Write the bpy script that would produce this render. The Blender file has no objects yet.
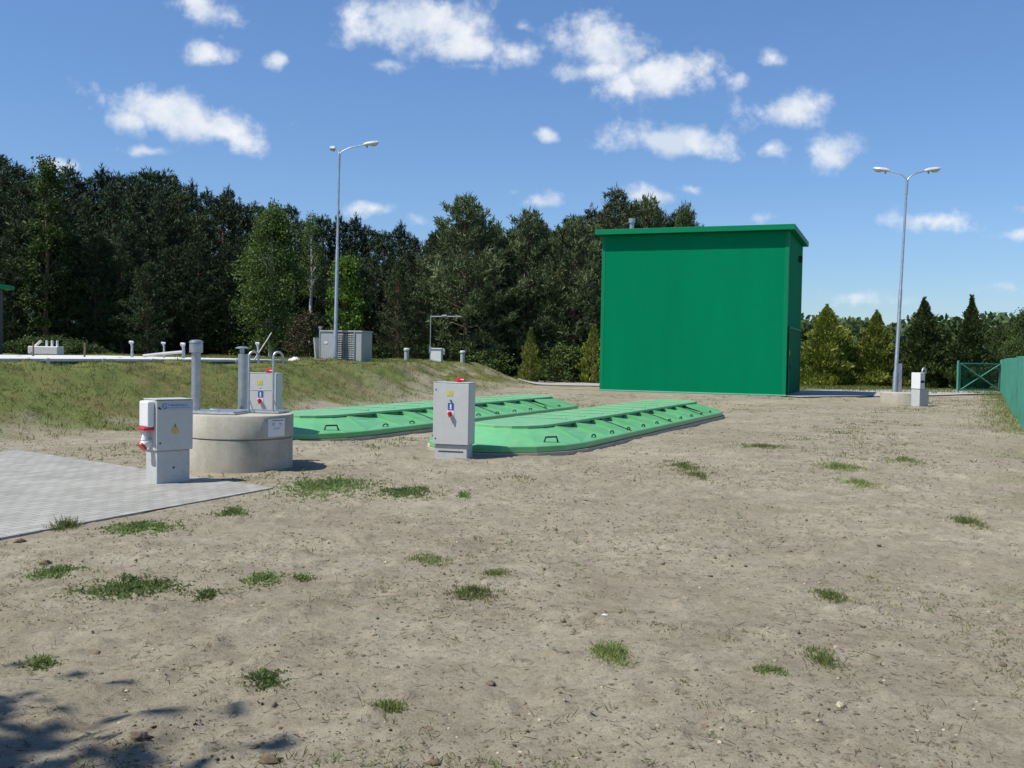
import bpy, math, random
import numpy as np
from mathutils import Vector, Matrix
R = math.radians
rng = np.random.default_rng(7)
random.seed(7)
scn = bpy.context.scene
COL = scn.collection

# ------------------------------------------------------------------ camera
F = 1000.0; PITCH = math.atan(29/1000); ROLL = R(1.0); CAMZ = 1.55
fw = Vector((0, math.cos(PITCH), -math.sin(PITCH)))
r0 = Vector((1, 0, 0)); u0 = Vector((0, math.sin(PITCH), math.cos(PITCH)))
CR = r0*math.cos(ROLL) + u0*math.sin(ROLL)
CU = u0*math.cos(ROLL) - r0*math.sin(ROLL)
cam_d = bpy.data.cameras.new('camera'); cam = bpy.data.objects.new('camera', cam_d); COL.objects.link(cam)
M = Matrix((CR, CU, -fw)).transposed().to_4x4(); M.translation = (0, 0, CAMZ)
cam.matrix_world = M
cam_d.lens = 36*F/1024; cam_d.sensor_width = 36; cam_d.clip_start = .05; cam_d.clip_end = 5000
scn.camera = cam

def ray(px, py):
    return CR*((px-512)/F) + CU*((384-py)/F) + fw
def at(px, py, z=0.0):
    d = ray(px, py); k = (z-CAMZ)/d.z
    return (d.x*k, d.y*k)
def ad(px, py, Y):
    d = ray(px, py); k = Y/d.y
    return (d.x*k, Y, CAMZ+d.z*k)

UX, UY = .400, .9165          # site axis u (away), v = across
def uv(s, t): return (UX*s+UY*t, UY*s-UX*t)
ROTZ = -math.atan2(UX, UY)    # local y = u, local x = v

# ------------------------------------------------------------------ helpers
def tag(o, label=None, cat=None, group=None, kind=None):
    if label: o['label'] = label
    if cat: o['category'] = cat
    if group: o['group'] = group
    if kind: o['kind'] = kind
    return o
def empty(name, loc, rz=0, label=None, cat=None, group=None):
    o = bpy.data.objects.new(name, None); COL.objects.link(o)
    o.location = loc; o.rotation_euler = (0, 0, rz); o.empty_display_size = .2
    return tag(o, label, cat, group)
def npmesh(name, V, Fc, mat, parent=None, smooth=False, quads=True):
    """V (n,3) array, Fc (m,k) array"""
    me = bpy.data.meshes.new(name)
    V = np.asarray(V, dtype=np.float32); Fc = np.asarray(Fc, dtype=np.int32)
    k = Fc.shape[1]; m = len(Fc)
    me.vertices.add(len(V)); me.vertices.foreach_set('co', V.ravel())
    me.loops.add(m*k); me.loops.foreach_set('vertex_index', Fc.ravel())
    me.polygons.add(m); me.polygons.foreach_set('loop_start', np.arange(0, m*k, k, dtype=np.int32))
    me.polygons.foreach_set('loop_total', np.full(m, k, dtype=np.int32))
    if smooth: me.polygons.foreach_set('use_smooth', np.ones(m, dtype=bool))
    me.update(calc_edges=True)
    me.materials.append(mat)
    o = bpy.data.objects.new(name, me); COL.objects.link(o); o.parent = parent
    return o
class MB:
    def __init__(s): s.v = []; s.f = []; s.sm = []
    def add(s, vs, fs, smooth=False):
        n = len(s.v); s.v += [tuple(p) for p in vs]
        for f in fs: s.f.append([n+i for i in f]); s.sm.append(smooth)
        return s
    def box(s, x0, x1, y0, y1, z0, z1, b=0.0):
        """box with chamfered edges"""
        if b <= 0:
            vs = [(x, y, z) for z in (z0, z1) for y in (y0, y1) for x in (x0, x1)]
            return s.add(vs, [(0,2,3,1),(4,5,7,6),(0,1,5,4),(2,6,7,3),(0,4,6,2),(1,3,7,5)])
        import bmesh
        bm = bmesh.new(); bmesh.ops.create_cube(bm, size=1)
        for w in bm.verts:
            w.co = Vector(((x0+x1)/2+w.co.x*(x1-x0), (y0+y1)/2+w.co.y*(y1-y0), (z0+z1)/2+w.co.z*(z1-z0)))
        bmesh.ops.bevel(bm, geom=bm.edges[:], offset=b, segments=2, affect='EDGES', profile=.5)
        bm.verts.index_update()
        vs = [tuple(w.co) for w in bm.verts]; fs = [[w.index for w in f.verts] for f in bm.faces]
        bm.free(); return s.add(vs, fs)
    def tube(s, pts, rad, n=12, caps=True):
        pts = [Vector(p) for p in pts]
        rad = rad if hasattr(rad, '__len__') else [rad]*len(pts)
        vs = []; ref = None
        for i, p in enumerate(pts):
            a = pts[max(0, i-1)]; b = pts[min(len(pts)-1, i+1)]
            d = (b-a).normalized() if (b-a).length > 1e-9 else Vector((0, 0, 1))
            if ref is None: ref = Vector((1, 0, 0)) if abs(d.x) < .8 else Vector((0, 1, 0))
            x = (ref - d*ref.dot(d)).normalized(); y = d.cross(x); ref = x
            for k in range(n):
                t = 2*math.pi*k/n; vs.append(p + x*(math.cos(t)*rad[i]) + y*(math.sin(t)*rad[i]))
        fs = [(i*n+k, i*n+(k+1) % n, (i+1)*n+(k+1) % n, (i+1)*n+k) for i in range(len(pts)-1) for k in range(n)]
        s.add(vs, fs, True)
        if caps:
            s.add(vs[:n], [tuple(range(n))[::-1]]); s.add(vs[-n:], [tuple(range(n))])
        return s
    def lathe(s, prof, c=(0, 0, 0), n=32, smooth=True):
        vs = []
        for r_, z in prof:
            for k in range(n):
                t = 2*math.pi*k/n; vs.append((c[0]+r_*math.cos(t), c[1]+r_*math.sin(t), c[2]+z))
        fs = [(i*n+k, i*n+(k+1) % n, (i+1)*n+(k+1) % n, (i+1)*n+k) for i in range(len(prof)-1) for k in range(n)]
        return s.add(vs, fs, smooth)
    def prism(s, poly, z0, z1):
        n = len(poly)
        vs = [(x, y, z0) for x, y in poly]+[(x, y, z1) for x, y in poly]
        return s.add(vs, [tuple(range(n))[::-1], tuple(range(n, 2*n))]+[(i, (i+1) % n, n+(i+1) % n, n+i) for i in range(n)])
    def build(s, name, mat, parent=None, loc=None, rz=0):
        me = bpy.data.meshes.new(name); me.from_pydata(s.v, [], s.f)
        me.polygons.foreach_set('use_smooth', s.sm)
        me.materials.append(mat)
        o = bpy.data.objects.new(name, me); COL.objects.link(o); o.parent = parent
        if loc is not None: o.location = loc
        if rz: o.rotation_euler = (0, 0, rz)
        if any(s.sm):
            try: me.set_sharp_from_angle(angle=R(40))
            except Exception: pass
        return o
def copy_tree(o, parent=None):
    c = o.copy(); COL.objects.link(c); c.parent = parent
    for ch in list(o.children): copy_tree(ch, c)
    return c

# value noise (numpy)
def vnoise(x, y, seed=0):
    xi = np.floor(x).astype(np.int64); yi = np.floor(y).astype(np.int64)
    fx = x-xi; fy = y-yi; fx = fx*fx*(3-2*fx); fy = fy*fy*(3-2*fy)
    def h(a, b):
        n = (a*374761393 + b*668265263 + seed*1442695041) & 0xffffffff
        n = ((n ^ (n >> 13))*1274126177) & 0xffffffff
        return ((n ^ (n >> 16)) & 0xffff)/65535.0
    return (h(xi, yi)*(1-fx)+h(xi+1, yi)*fx)*(1-fy)+(h(xi, yi+1)*(1-fx)+h(xi+1, yi+1)*fx)*fy
def fbm(x, y, oct=4, seed=0):
    a = 0; w = 1; t = 0
    for i in range(oct):
        a = a + w*vnoise(x*2**i+17*i, y*2**i-9*i, seed+i); t += w; w *= .5
    return a/t
def sstep(a, b, x):
    t = np.clip((x-a)/(b-a), 0, 1); return t*t*(3-2*t)

# ------------------------------------------------------------------ materials
def newmat(name):
    m = bpy.data.materials.new(name); m.use_nodes = True; nt = m.node_tree
    return m, nt, nt.nodes['Principled BSDF'], nt.nodes, nt.links
def ramp(N, stops):
    r_ = N.new('ShaderNodeValToRGB'); e = r_.color_ramp.elements
    while len(e) < len(stops): e.new(.5)
    for i, (p, c) in enumerate(stops):
        e[i].position = p; e[i].color = (*c, 1) if len(c) == 3 else c
    return r_
def noise(N, L, vec, scale, detail=4, rough=.55):
    n = N.new('ShaderNodeTexNoise'); n.inputs['Scale'].default_value = scale
    n.inputs['Detail'].default_value = detail; n.inputs['Roughness'].default_value = rough
    L.new(vec, n.inputs['Vector']); return n
def mixc(N, L, fac, a, b, blend='MIX'):
    m = N.new('ShaderNodeMix'); m.data_type = 'RGBA'; m.blend_type = blend
    for k, v in ((0, fac), (6, a), (7, b)):
        if hasattr(v, 'is_output'): L.new(v, m.inputs[k])
        elif k == 0: m.inputs[0].default_value = v
        else: m.inputs[k].default_value = (*v, 1)
    return m.outputs[2]
def simple(name, col, rough=.5, metal=0, var=.12, scale=6, bump=.0, bscale=60, spec=.5, dirt=None, streak=False):
    m, nt, P, N, L = newmat(name)
    tc = N.new('ShaderNodeTexCoord'); vec = tc.outputs['Object']
    if streak:
        mp = N.new('ShaderNodeMapping'); mp.inputs['Scale'].default_value = (1, 1, .12); L.new(vec, mp.inputs[0]); v2 = mp.outputs[0]
    else: v2 = vec
    n = noise(N, L, v2, scale, 6, .6)
    lo = tuple(c*(1-var) for c in col); hi = tuple(min(1, c*(1+var)) for c in col)
    r_ = ramp(N, [(.3, lo), (.7, hi)]); L.new(n.outputs['Fac'], r_.inputs[0])
    c = r_.outputs[0]
    if dirt:
        n2 = noise(N, L, vec, scale*2.7, 8, .7)
        rr = ramp(N, [(.5, (0, 0, 0)), (.72, (1, 1, 1))]); L.new(n2.outputs['Fac'], rr.inputs[0])
        mm = N.new('ShaderNodeMath'); mm.operation = 'MULTIPLY'; mm.inputs[1].default_value = dirt[1]
        L.new(rr.outputs[0], mm.inputs[0])
        c = mixc(N, L, mm.outputs[0], c, dirt[0])
    L.new(c, P.inputs['Base Color'])
    P.inputs['Roughness'].default_value = rough; P.inputs['Metallic'].default_value = metal
    P.inputs['Specular IOR Level'].default_value = spec
    if bump:
        nb = noise(N, L, vec, bscale, 5, .6); b = N.new('ShaderNodeBump'); b.inputs['Strength'].default_value = bump
        b.inputs['Distance'].default_value = .01; L.new(nb.outputs['Fac'], b.inputs['Height']); L.new(b.outputs[0], P.inputs['Normal'])
    return m
MT = {}
MT['galv'] = simple('galvanised_steel', (.42, .44, .46), .42, .75, .18, 9, .08, 40, dirt=((.3, .3, .3), .3))
MT['lamp'] = simple('lamp_housing', (.50, .51, .52), .4, 0, .06, 8)
MT['lampglass'] = simple('lamp_glass', (.45, .46, .44), .12, 0, .05, 8)
MT['cab'] = simple('grey_polyester', (.50, .515, .50), .42, 0, .05, 5, .05, 200, dirt=((.36, .34, .3), .25))
MT['cabd'] = simple('grey_polyester_base', (.47, .485, .47), .5, 0, .07, 5, .05, 200, dirt=((.33, .29, .23), .4))
MT['gap'] = simple('seal_gap', (.05, .05, .055), .7)
MT['red'] = simple('red_plastic', (.48, .02, .028), .35, 0, .08)
MT['white'] = simple('white_plastic', (.72, .72, .72), .4, 0, .04)
MT['blue'] = simple('blue_label', (.03, .08, .38), .45)
MT['ink'] = simple('blue_ink', (.05, .09, .22), .5)
MT['pale'] = simple('label_paper', (.38, .46, .56), .5, 0, .05)
MT['yellow'] = simple('yellow_label', (.62, .52, .06), .45)
MT['orange'] = simple('weathered_yellow_label', (.55, .40, .10), .45)
MT['black'] = simple('black_rubber', (.02, .02, .02), .55)
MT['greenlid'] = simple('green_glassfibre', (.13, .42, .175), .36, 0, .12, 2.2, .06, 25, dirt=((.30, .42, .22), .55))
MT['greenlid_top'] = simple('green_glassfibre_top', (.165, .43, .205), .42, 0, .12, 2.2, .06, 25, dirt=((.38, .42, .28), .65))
MT['green'] = simple('green_sheet', (.0002, .19, .082), .75, 0, .08, .8, .05, 2.5, spec=.03, dirt=((.004, .155, .072), .35), streak=True)
MT['greentrim'] = simple('green_trim', (.0008, .195, .085), .5, 0, .05, 2, spec=.15)
MT['fence'] = simple('green_fence_coating', (.005, .075, .05), .8, 0, .15, 2, spec=.08)
MT['fencepost'] = simple('green_post_coating', (.075, .27, .20), .8, 0, .12, 2, spec=.1)
MT['dark'] = simple('dark_gap', (.015, .02, .02), .7)
MT['slab'] = simple('pale_slab', (.62, .61, .58), .7, 0, .08, 1.5, .1, 30, dirt=((.4, .39, .35), .5))
MT['slabside'] = simple('grey_slab_side', (.11, .115, .12), .7, 0, .2, 2, .1, 30)
MT['cloth'] = simple('pale_fleece', (.62, .61, .56), .9, 0, .08, 4, .3, 20)
MT['wood'] = simple('old_wood', (.16, .12, .085), .8, 0, .25, 12)
MT['brown'] = simple('rusty_brown', (.25, .10, .05), .8, 0, .25, 12)
MT['shed'] = simple('grey_enclosure', (.36, .375, .385), .5, 0, .06, 3, dirt=((.2, .2, .2), .3))
MT['shed2'] = simple('grey_enclosure_side', (.22, .24, .24), .5, 0, .05, 3)
MT['bark'] = simple('pine_bark', (.13, .085, .06), .95, 0, .35, 8, .5, 30)
MT['birchbark'] = simple('birch_bark', (.5, .5, .47), .8, 0, .3, 14, .2, 30, dirt=((.04, .04, .04), .8))
MT['path'] = simple('pale_concrete_path', (.36, .35, .32), .85, 0, .1, 1.2, .1, 30, dirt=((.33, .29, .23), .5))

def concrete():
    m, nt, P, N, L = newmat('concrete_ring')
    tc = N.new('ShaderNodeTexCoord'); v = tc.outputs['Object']
    n1 = noise(N, L, v, 3.5, 8, .65); n2 = noise(N, L, v, 70, 4, .6)
    r1 = ramp(N, [(.3, (.36, .335, .265)), (.52, (.45, .42, .34)), (.72, (.54, .51, .43))]); L.new(n1.outputs['Fac'], r1.inputs[0])
    r2 = ramp(N, [(.3, (.8, .8, .8)), (.7, (1.1, 1.1, 1.1))]); L.new(n2.outputs['Fac'], r2.inputs[0])
    c = mixc(N, L, .8, r1.outputs[0], r2.outputs[0], 'MULTIPLY')
    mp = N.new('ShaderNodeMapping'); mp.inputs['Scale'].default_value = (9, 9, .7); L.new(v, mp.inputs[0])
    n3 = noise(N, L, mp.outputs[0], 1, 6, .6); r3 = ramp(N, [(.45, (0, 0, 0)), (.75, (.45, .45, .45))]); L.new(n3.outputs['Fac'], r3.inputs[0])
    c = mixc(N, L, r3.outputs[0], c, (.27, .25, .21))
    # soil splash near the foot (wear with its own shape)
    sx = N.new('ShaderNodeSeparateXYZ'); L.new(v, sx.inputs[0])
    mr = N.new('ShaderNodeMapRange'); mr.inputs['From Min'].default_value = .0; mr.inputs['From Max'].default_value = .16
    mr.inputs['To Min'].default_value = .7; mr.inputs['To Max'].default_value = 0; L.new(sx.outputs['Z'], mr.inputs[0])
    mu = N.new('ShaderNodeMath'); mu.operation = 'MULTIPLY'; L.new(mr.outputs[0], mu.inputs[0]); L.new(n1.outputs['Fac'], mu.inputs[1])
    c = mixc(N, L, mu.outputs[0], c, (.36, .29, .2))
    L.new(c, P.inputs['Base Color']); P.inputs['Roughness'].default_value = .9
    b = N.new('ShaderNodeBump'); b.inputs['Strength'].default_value = .35; b.inputs['Distance'].default_value = .006
    L.new(n2.outputs['Fac'], b.inputs['Height']); L.new(b.outputs[0], P.inputs['Normal'])
    return m
MT['concrete'] = concrete()

def paving():
    m, nt, P, N, L = newmat('block_paving')
    tc = N.new('ShaderNodeTexCoord')
    mp = N.new('ShaderNodeMapping'); mp.inputs['Rotation'].default_value = (0, 0, R(-65)); L.new(tc.outputs['Object'], mp.inputs[0])
    br = N.new('ShaderNodeTexBrick'); L.new(mp.outputs[0], br.inputs['Vector'])
    br.inputs['Scale'].default_value = 1; br.inputs['Brick Width'].default_value = .2; br.inputs['Row Height'].default_value = .1
    br.inputs['Mortar Size'].default_value = .005; br.inputs['Mortar Smooth'].default_value = .4; br.inputs['Bias'].default_value = 0
    br.inputs['Color1'].default_value = (.285, .28, .255, 1); br.inputs['Color2'].default_value = (.375, .368, .335, 1); br.inputs['Mortar'].default_value = (.13, .12, .10, 1)
    n1 = noise(N, L, tc.outputs['Object'], 1.3, 8, .65); r1 = ramp(N, [(.35, (.88, .88, .88)), (.7, (1.08, 1.08, 1.08))]); L.new(n1.outputs['Fac'], r1.inputs[0])
    c = mixc(N, L, 1, br.outputs['Color'], r1.outputs[0], 'MULTIPLY')
    n2 = noise(N, L, tc.outputs['Object'], 4, 8, .7); r2 = ramp(N, [(.55, (0, 0, 0)), (.75, (.5, .5, .5))]); L.new(n2.outputs['Fac'], r2.inputs[0])
    c = mixc(N, L, r2.outputs[0], c, (.36, .30, .22))
    L.new(c, P.inputs['Base Color']); P.inputs['Roughness'].default_value = .85
    b = N.new('ShaderNodeBump'); b.inputs['Strength'].default_value = .6; b.inputs['Distance'].default_value = .004; b.invert = True
    L.new(br.outputs['Fac'], b.inputs['Height']); L.new(b.outputs[0], P.inputs['Normal'])
    return m
MT['paving'] = paving()

def ground_mat():
    m, nt, P, N, L = newmat('sandy_soil')
    tc = N.new('ShaderNodeTexCoord'); v = tc.outputs['Object']
    big = noise(N, L, v, .35, 5, .6); mid = noise(N, L, v, 2.4, 8, .68); fine = noise(N, L, v, 22, 8, .72); grit = noise(N, L, v, 130, 4, .7)
    r1 = ramp(N, [(.30, (.258, .230, .168)), (.5, (.320, .290, .219)), (.72, (.390, .357, .276))]); L.new(mid.outputs['Fac'], r1.inputs[0])
    r0_ = ramp(N, [(.35, (.86, .84, .82)), (.65, (1.08, 1.08, 1.08))]); L.new(big.outputs['Fac'], r0_.inputs[0])
    c = mixc(N, L, 1, r1.outputs[0], r0_.outputs[0], 'MULTIPLY')
    r2 = ramp(N, [(.33, (.50, .47, .43)), (.46, (.95, .95, .95)), (.7, (1.20, 1.19, 1.17))]); L.new(fine.outputs['Fac'], r2.inputs[0])
    c = mixc(N, L, 1, c, r2.outputs[0], 'MULTIPLY')
    r3 = ramp(N, [(.32, (.55, .52, .49)), (.5, (1, 1, 1)), (.72, (1.22, 1.22, 1.22))]); L.new(grit.outputs['Fac'], r3.inputs[0])
    c = mixc(N, L, .8, c, r3.outputs[0], 'MULTIPLY')
    # moist / humus blotches
    hb = noise(N, L, v, 5.5, 10, .75); rh = ramp(N, [(.53, (0, 0, 0)), (.66, (.7, .7, .7))]); L.new(hb.outputs['Fac'], rh.inputs[0])
    c = mixc(N, L, rh.outputs[0], c, (.185, .145, .105))
    # loamy orange blotches
    ob = noise(N, L, v, .9, 3, .5); ro = ramp(N, [(.68, (0, 0, 0)), (.78, (.35, .35, .35))]); L.new(ob.outputs['Fac'], ro.inputs[0])
    c = mixc(N, L, ro.outputs[0], c, (.42, .29, .15))
    # green film of seedlings
    gb = noise(N, L, v, 1.6, 9, .75); rg = ramp(N, [(.58, (0, 0, 0)), (.74, (.30, .30, .30))]); L.new(gb.outputs['Fac'], rg.inputs[0])
    c = mixc(N, L, rg.outputs[0], c, (.13, .16, .06))
    # patches of trampled, browner soil
    pb = noise(N, L, v, .42, 7, .72); rp = ramp(N, [(.50, (0, 0, 0)), (.66, (.5, .5, .5))]); L.new(pb.outputs['Fac'], rp.inputs[0])
    c = mixc(N, L, rp.outputs[0], c, (.215, .180, .128))
    # grass (vertex attribute of where the turf grows)
    at_ = N.new('ShaderNodeAttribute'); at_.attribute_name = 'turf'
    gm = noise(N, L, v, .75, 9, .74)
    rt = ramp(N, [(.32, (.145, .10, .05)), (.42, (.165, .15, .058)), (.54, (.12, .148, .042)), (.75, (.19, .215, .07))]); L.new(gm.outputs['Fac'], rt.inputs[0])
    gf = mixc(N, L, 1, rt.outputs[0], r2.outputs[0], 'MULTIPLY')
    c = mixc(N, L, at_.outputs['Fac'], c, gf)
    L.new(c, P.inputs['Base Color']); P.inputs['Roughness'].default_value = .96; P.inputs['Specular IOR Level'].default_value = .15
    b1 = N.new('ShaderNodeBump'); b1.inputs['Strength'].default_value = .9; b1.inputs['Distance'].default_value = .02; L.new(fine.outputs['Fac'], b1.inputs['Height'])
    b2 = N.new('ShaderNodeBump'); b2.inputs['Strength'].default_value = .8; b2.inputs['Distance'].default_value = .006; L.new(grit.outputs['Fac'], b2.inputs['Height']); L.new(b1.outputs[0], b2.inputs['Normal'])
    L.new(b2.outputs[0], P.inputs['Normal'])
    return m
MT['ground'] = ground_mat()

def leafmat(name, c1, c2, c3, trans=.25, rough=.6):
    m, nt, P, N, L = newmat(name)
    g = N.new('ShaderNodeNewGeometry'); oi = N.new('ShaderNodeObjectInfo'); tc = N.new('ShaderNodeTexCoord')
    n = noise(N, L, tc.outputs['Object'], .55, 3, .5)
    ad_ = N.new('ShaderNodeMath'); ad_.operation = 'MULTIPLY_ADD'; ad_.inputs[1].default_value = .5
    L.new(g.outputs['Random Per Island'], ad_.inputs[0])
    s2 = N.new('ShaderNodeMath'); s2.operation = 'MULTIPLY_ADD'; s2.inputs[1].default_value = .9; s2.inputs[2].default_value = -.2
    L.new(n.outputs['Fac'], s2.inputs[0]); L.new(s2.outputs[0], ad_.inputs[2])
    r_ = ramp(N, [(.15, c1), (.5, c2), (.85, c3)]); L.new(ad_.outputs[0], r_.inputs[0])
    hs = N.new('ShaderNodeHueSaturation')
    mr = N.new('ShaderNodeMapRange'); mr.inputs['To Min'].default_value = .72; mr.inputs['To Max'].default_value = 1.25; L.new(oi.outputs['Random'], mr.inputs[0])
    L.new(mr.outputs[0], hs.inputs['Value']); L.new(r_.outputs[0], hs.inputs['Color'])
    P.inputs['Roughness'].default_value = rough; P.inputs['Specular IOR Level'].default_value = .25
    L.new(hs.outputs[0], P.inputs['Base Color'])
    tr = N.new('ShaderNodeBsdfTranslucent'); L.new(hs.outputs[0], tr.inputs['Color'])
    mx = N.new('ShaderNodeMixShader'); mx.inputs[0].default_value = trans
    L.new(P.outputs[0], mx.inputs[1]); L.new(tr.outputs[0], mx.inputs[2]); L.new(mx.outputs[0], N['Material Output'].inputs[0])
    return m
MT['needle'] = leafmat('pine_needles', (.010, .025, .010), (.029, .055, .021), (.105, .145, .068), .1)  # palest tone raised, puts sunlit tuft highlights into the needle colour
MT['needle2'] = leafmat('pine_needles_olive', (.030, .052, .019), (.072, .105, .040), (.17, .195, .095), .14)
MT['birch'] = leafmat('birch_leaves', (.07, .12, .025), (.12, .19, .04), (.18, .26, .06), .35)
MT['birch2'] = leafmat('birch_leaves_dull', (.045, .085, .02), (.085, .14, .032), (.15, .21, .05), .3)
MT['maple'] = leafmat('maple_leaves', (.045, .095, .014), (.085, .16, .022), (.14, .235, .035), .35)
MT['thuja'] = leafmat('conifer_sprays_yellow', (.08, .11, .018), (.16, .195, .032), (.27, .29, .055), .2)
MT['thujad'] = leafmat('conifer_sprays_dark', (.028, .050, .015), (.06, .095, .025), (.12, .155, .04), .15)
MT['bush'] = leafmat('brown_green_leaves', (.045, .045, .018), (.075, .072, .03), (.12, .10, .045), .2)
MT['decid'] = leafmat('field_maple_leaves', (.03, .055, .014), (.055, .09, .022), (.10, .14, .035), .25)
MT['far'] = leafmat('far_leaves', (.08, .13, .045), (.11, .175, .065), (.15, .22, .085), .35)
MT['grass'] = leafmat('grass_blades', (.09, .12, .03), (.135, .175, .042), (.21, .235, .075), .4, .7)
MT['dry'] = leafmat('dry_grass_blades', (.13, .10, .045), (.20, .165, .075), (.30, .25, .12), .25, .8)
MT['tuft'] = leafmat('tuft_blades', (.14, .18, .055), (.21, .27, .08), (.36, .36, .16), .45, .7)
MT['weed'] = leafmat('weed_leaves', (.095, .15, .045), (.16, .225, .07), (.27, .31, .13), .45, .6)
MT['clod'] = simple('soil_clod', (.17, .13, .09), .95, 0, .35, 9, .6, 60, spec=.15)
MT['pebble'] = simple('pale_pebble', (.42, .36, .28), .8, 0, .4, 9, .2, 60, spec=.3)
MT['litter'] = simple('dead_plant_litter', (.10, .075, .05), .95, 0, .4, 3, spec=.1)

# ------------------------------------------------------------------ terrain
FOOT = np.array([uv(a, b) for a, b in ((-40, -14.3), (8, -14.3), (14, -14.4), (21, -14.9), (33, -16.3), (46, -18.9), (60, -23.8))], float)
def foot_dist(x, y):
    """signed distance beyond the toe of the bank (positive = on the bank)"""
    best = np.full(np.shape(x), 1e9); sgn = np.zeros(np.shape(x))
    for a, b in zip(FOOT[:-1], FOOT[1:]):
        d = b-a; L2 = d@d
        t = np.clip(((x-a[0])*d[0]+(y-a[1])*d[1])/L2, 0, 1)
        qx = x-(a[0]+t*d[0]); qy = y-(a[1]+t*d[1]); r_ = np.hypot(qx, qy)
        cr = d[0]*qy-d[1]*qx
        m_ = r_ < best; best = np.where(m_, r_, best); sgn = np.where(m_, np.sign(cr), sgn)
    return best*sgn
PAVE = [at(273, 489), at(17, 451), (-12.2, 4.0), (-11.6, .6), (-7.1, 1.1)]
def in_pave(x, y, grow=0):
    x = np.asarray(x); y = np.asarray(y); ins = np.ones(x.shape, bool)
    n = len(PAVE); cx = sum(p[0] for p in PAVE)/n; cy = sum(p[1] for p in PAVE)/n
    for i in range(n):
        (ax, ay), (bx, by) = PAVE[i], PAVE[(i+1) % n]
        l = math.hypot(bx-ax, by-ay); c = ((bx-ax)*(y-ay)-(by-ay)*(x-ax))/l
        cc = ((bx-ax)*(cy-ay)-(by-ay)*(cx-ax))/l
        ins &= (c*np.sign(cc) > -grow)
    return ins
def pave_out(x, y):
    """distance outside the paved apron (0 inside)"""
    x = np.asarray(x, float); y = np.asarray(y, float); best = np.full(x.shape, 1e9)
    n = len(PAVE)
    for i in range(n):
        (ax, ay), (bx_, by_) = PAVE[i], PAVE[(i+1) % n]; dx, dy = bx_-ax, by_-ay
        t = np.clip(((x-ax)*dx+(y-ay)*dy)/(dx*dx+dy*dy), 0, 1); best = np.minimum(best, np.hypot(x-ax-t*dx, y-ay-t*dy))
    return np.where(in_pave(x, y), 0, best)
def H(x, y):
    x = np.asarray(x, float); y = np.asarray(y, float)
    w = (fbm(x*.35, y*.35, 2, 5)-.5)*1.6
    d = foot_dist(x, y)+w*sstep(0, 3, foot_dist(x, y))
    z = 1.19*(.9*sstep(-.3, 3.7, d)+.1*sstep(2, 6, d))
    fall = sstep(50, 64, y)*sstep(-14, -3, x)
    z = z*(1-fall)
    z = z*(1-.35*sstep(52, 90, y))
    und = (fbm(x*.22, y*.22, 2, 9)-.5)*.10*sstep(0, 14, y)
    return z+und*(1-sstep(60, 90, np.abs(x)))
def Hd(x, y):
    """detailed soil surface"""
    x = np.asarray(x, float); y = np.asarray(y, float)
    near = 1-.75*sstep(16, 34, y)
    d = (fbm(x*.9, y*.9, 3, 21)-.5)*.06+(fbm(x*3.2, y*3.2, 3, 31)-.5)*.020*near
    n3 = fbm(x*8.5, y*8.5, 3, 41)
    d = d+((n3-.5)*.016+np.maximum(n3-.62, 0)*.13)*near*(1-sstep(14, 22, y))
    # faint wheel ruts along the yard
    s = UX*x+UY*y; t = UY*x-UX*y
    for tc_ in (-2.9, -1.3, 1.7, 3.25, 6.0, 7.6):
        tt = t-tc_-.5*np.sin(s*.16+tc_)
        d = d-.022*np.exp(-(tt/.13)**2)*sstep(.35, .6, fbm(s*.35+tc_, t*.2, 2, 87))+.010*np.exp(-((np.abs(tt)-.24)/.09)**2)*sstep(.35, .6, fbm(s*.35+tc_, t*.2, 2, 87))
    bank = sstep(0, 2, foot_dist(x, y))
    d = d+bank*(fbm(x*1.3, y*1.3, 4, 51)-.5)*.34*(1-sstep(48, 64, y))
    po = pave_out(x, y)
    z = (H(x, y)+d)*(.25+.75*sstep(0, 1.5, po))
    return np.where(in_pave(x, y, -.05), -.06, z)
def hz(x, y): return float(H(np.array([x]), np.array([y]))[0])
def hzd(x, y): return float(Hd(np.array([x]), np.array([y]))[0])

def spacing(segs):
    out = [segs[0][0]]
    for a, b, st in segs:
        n = max(1, int(round((b-a)/st))); out += list(np.linspace(a, b, n+1)[1:])
    return np.array(out)
xs = spacing([(-2500, -300, 400), (-300, -60, 12), (-60, -14, .8), (-14, -6.5, .11), (-6.5, 6.5, .036), (6.5, 15, .11), (15, 40, .6), (40, 300, 12), (300, 2500, 400)])
ys = spacing([(-200, -6, 12), (-6, 2.4, .35), (2.4, 9, .034), (9, 15, .06), (15, 30, .14), (30, 60, .4), (60, 110, 2.5), (110, 400, 20), (400, 3500, 400)])
gx, gy = np.meshgrid(xs, ys); gz = Hd(gx, gy)
ny, nx = gx.shape
V = np.stack([gx, gy, gz], -1).reshape(-1, 3)
ii = (np.arange(ny-1)[:, None]*nx+np.arange(nx-1)[None, :]).ravel()
ground = npmesh('ground', V, np.stack([ii, ii+1, ii+1+nx, ii+nx], -1), MT['ground'], smooth=True)
tag(ground, 'bare sandy soil yard with a grassy bank behind it', 'ground', kind='structure')
fd = foot_dist(gx, gy); nn = fbm(gx*.9, gy*.9, 4, 77)
turf = sstep(-.3, 1.0, fd+(nn-.5)*3.0)
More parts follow.
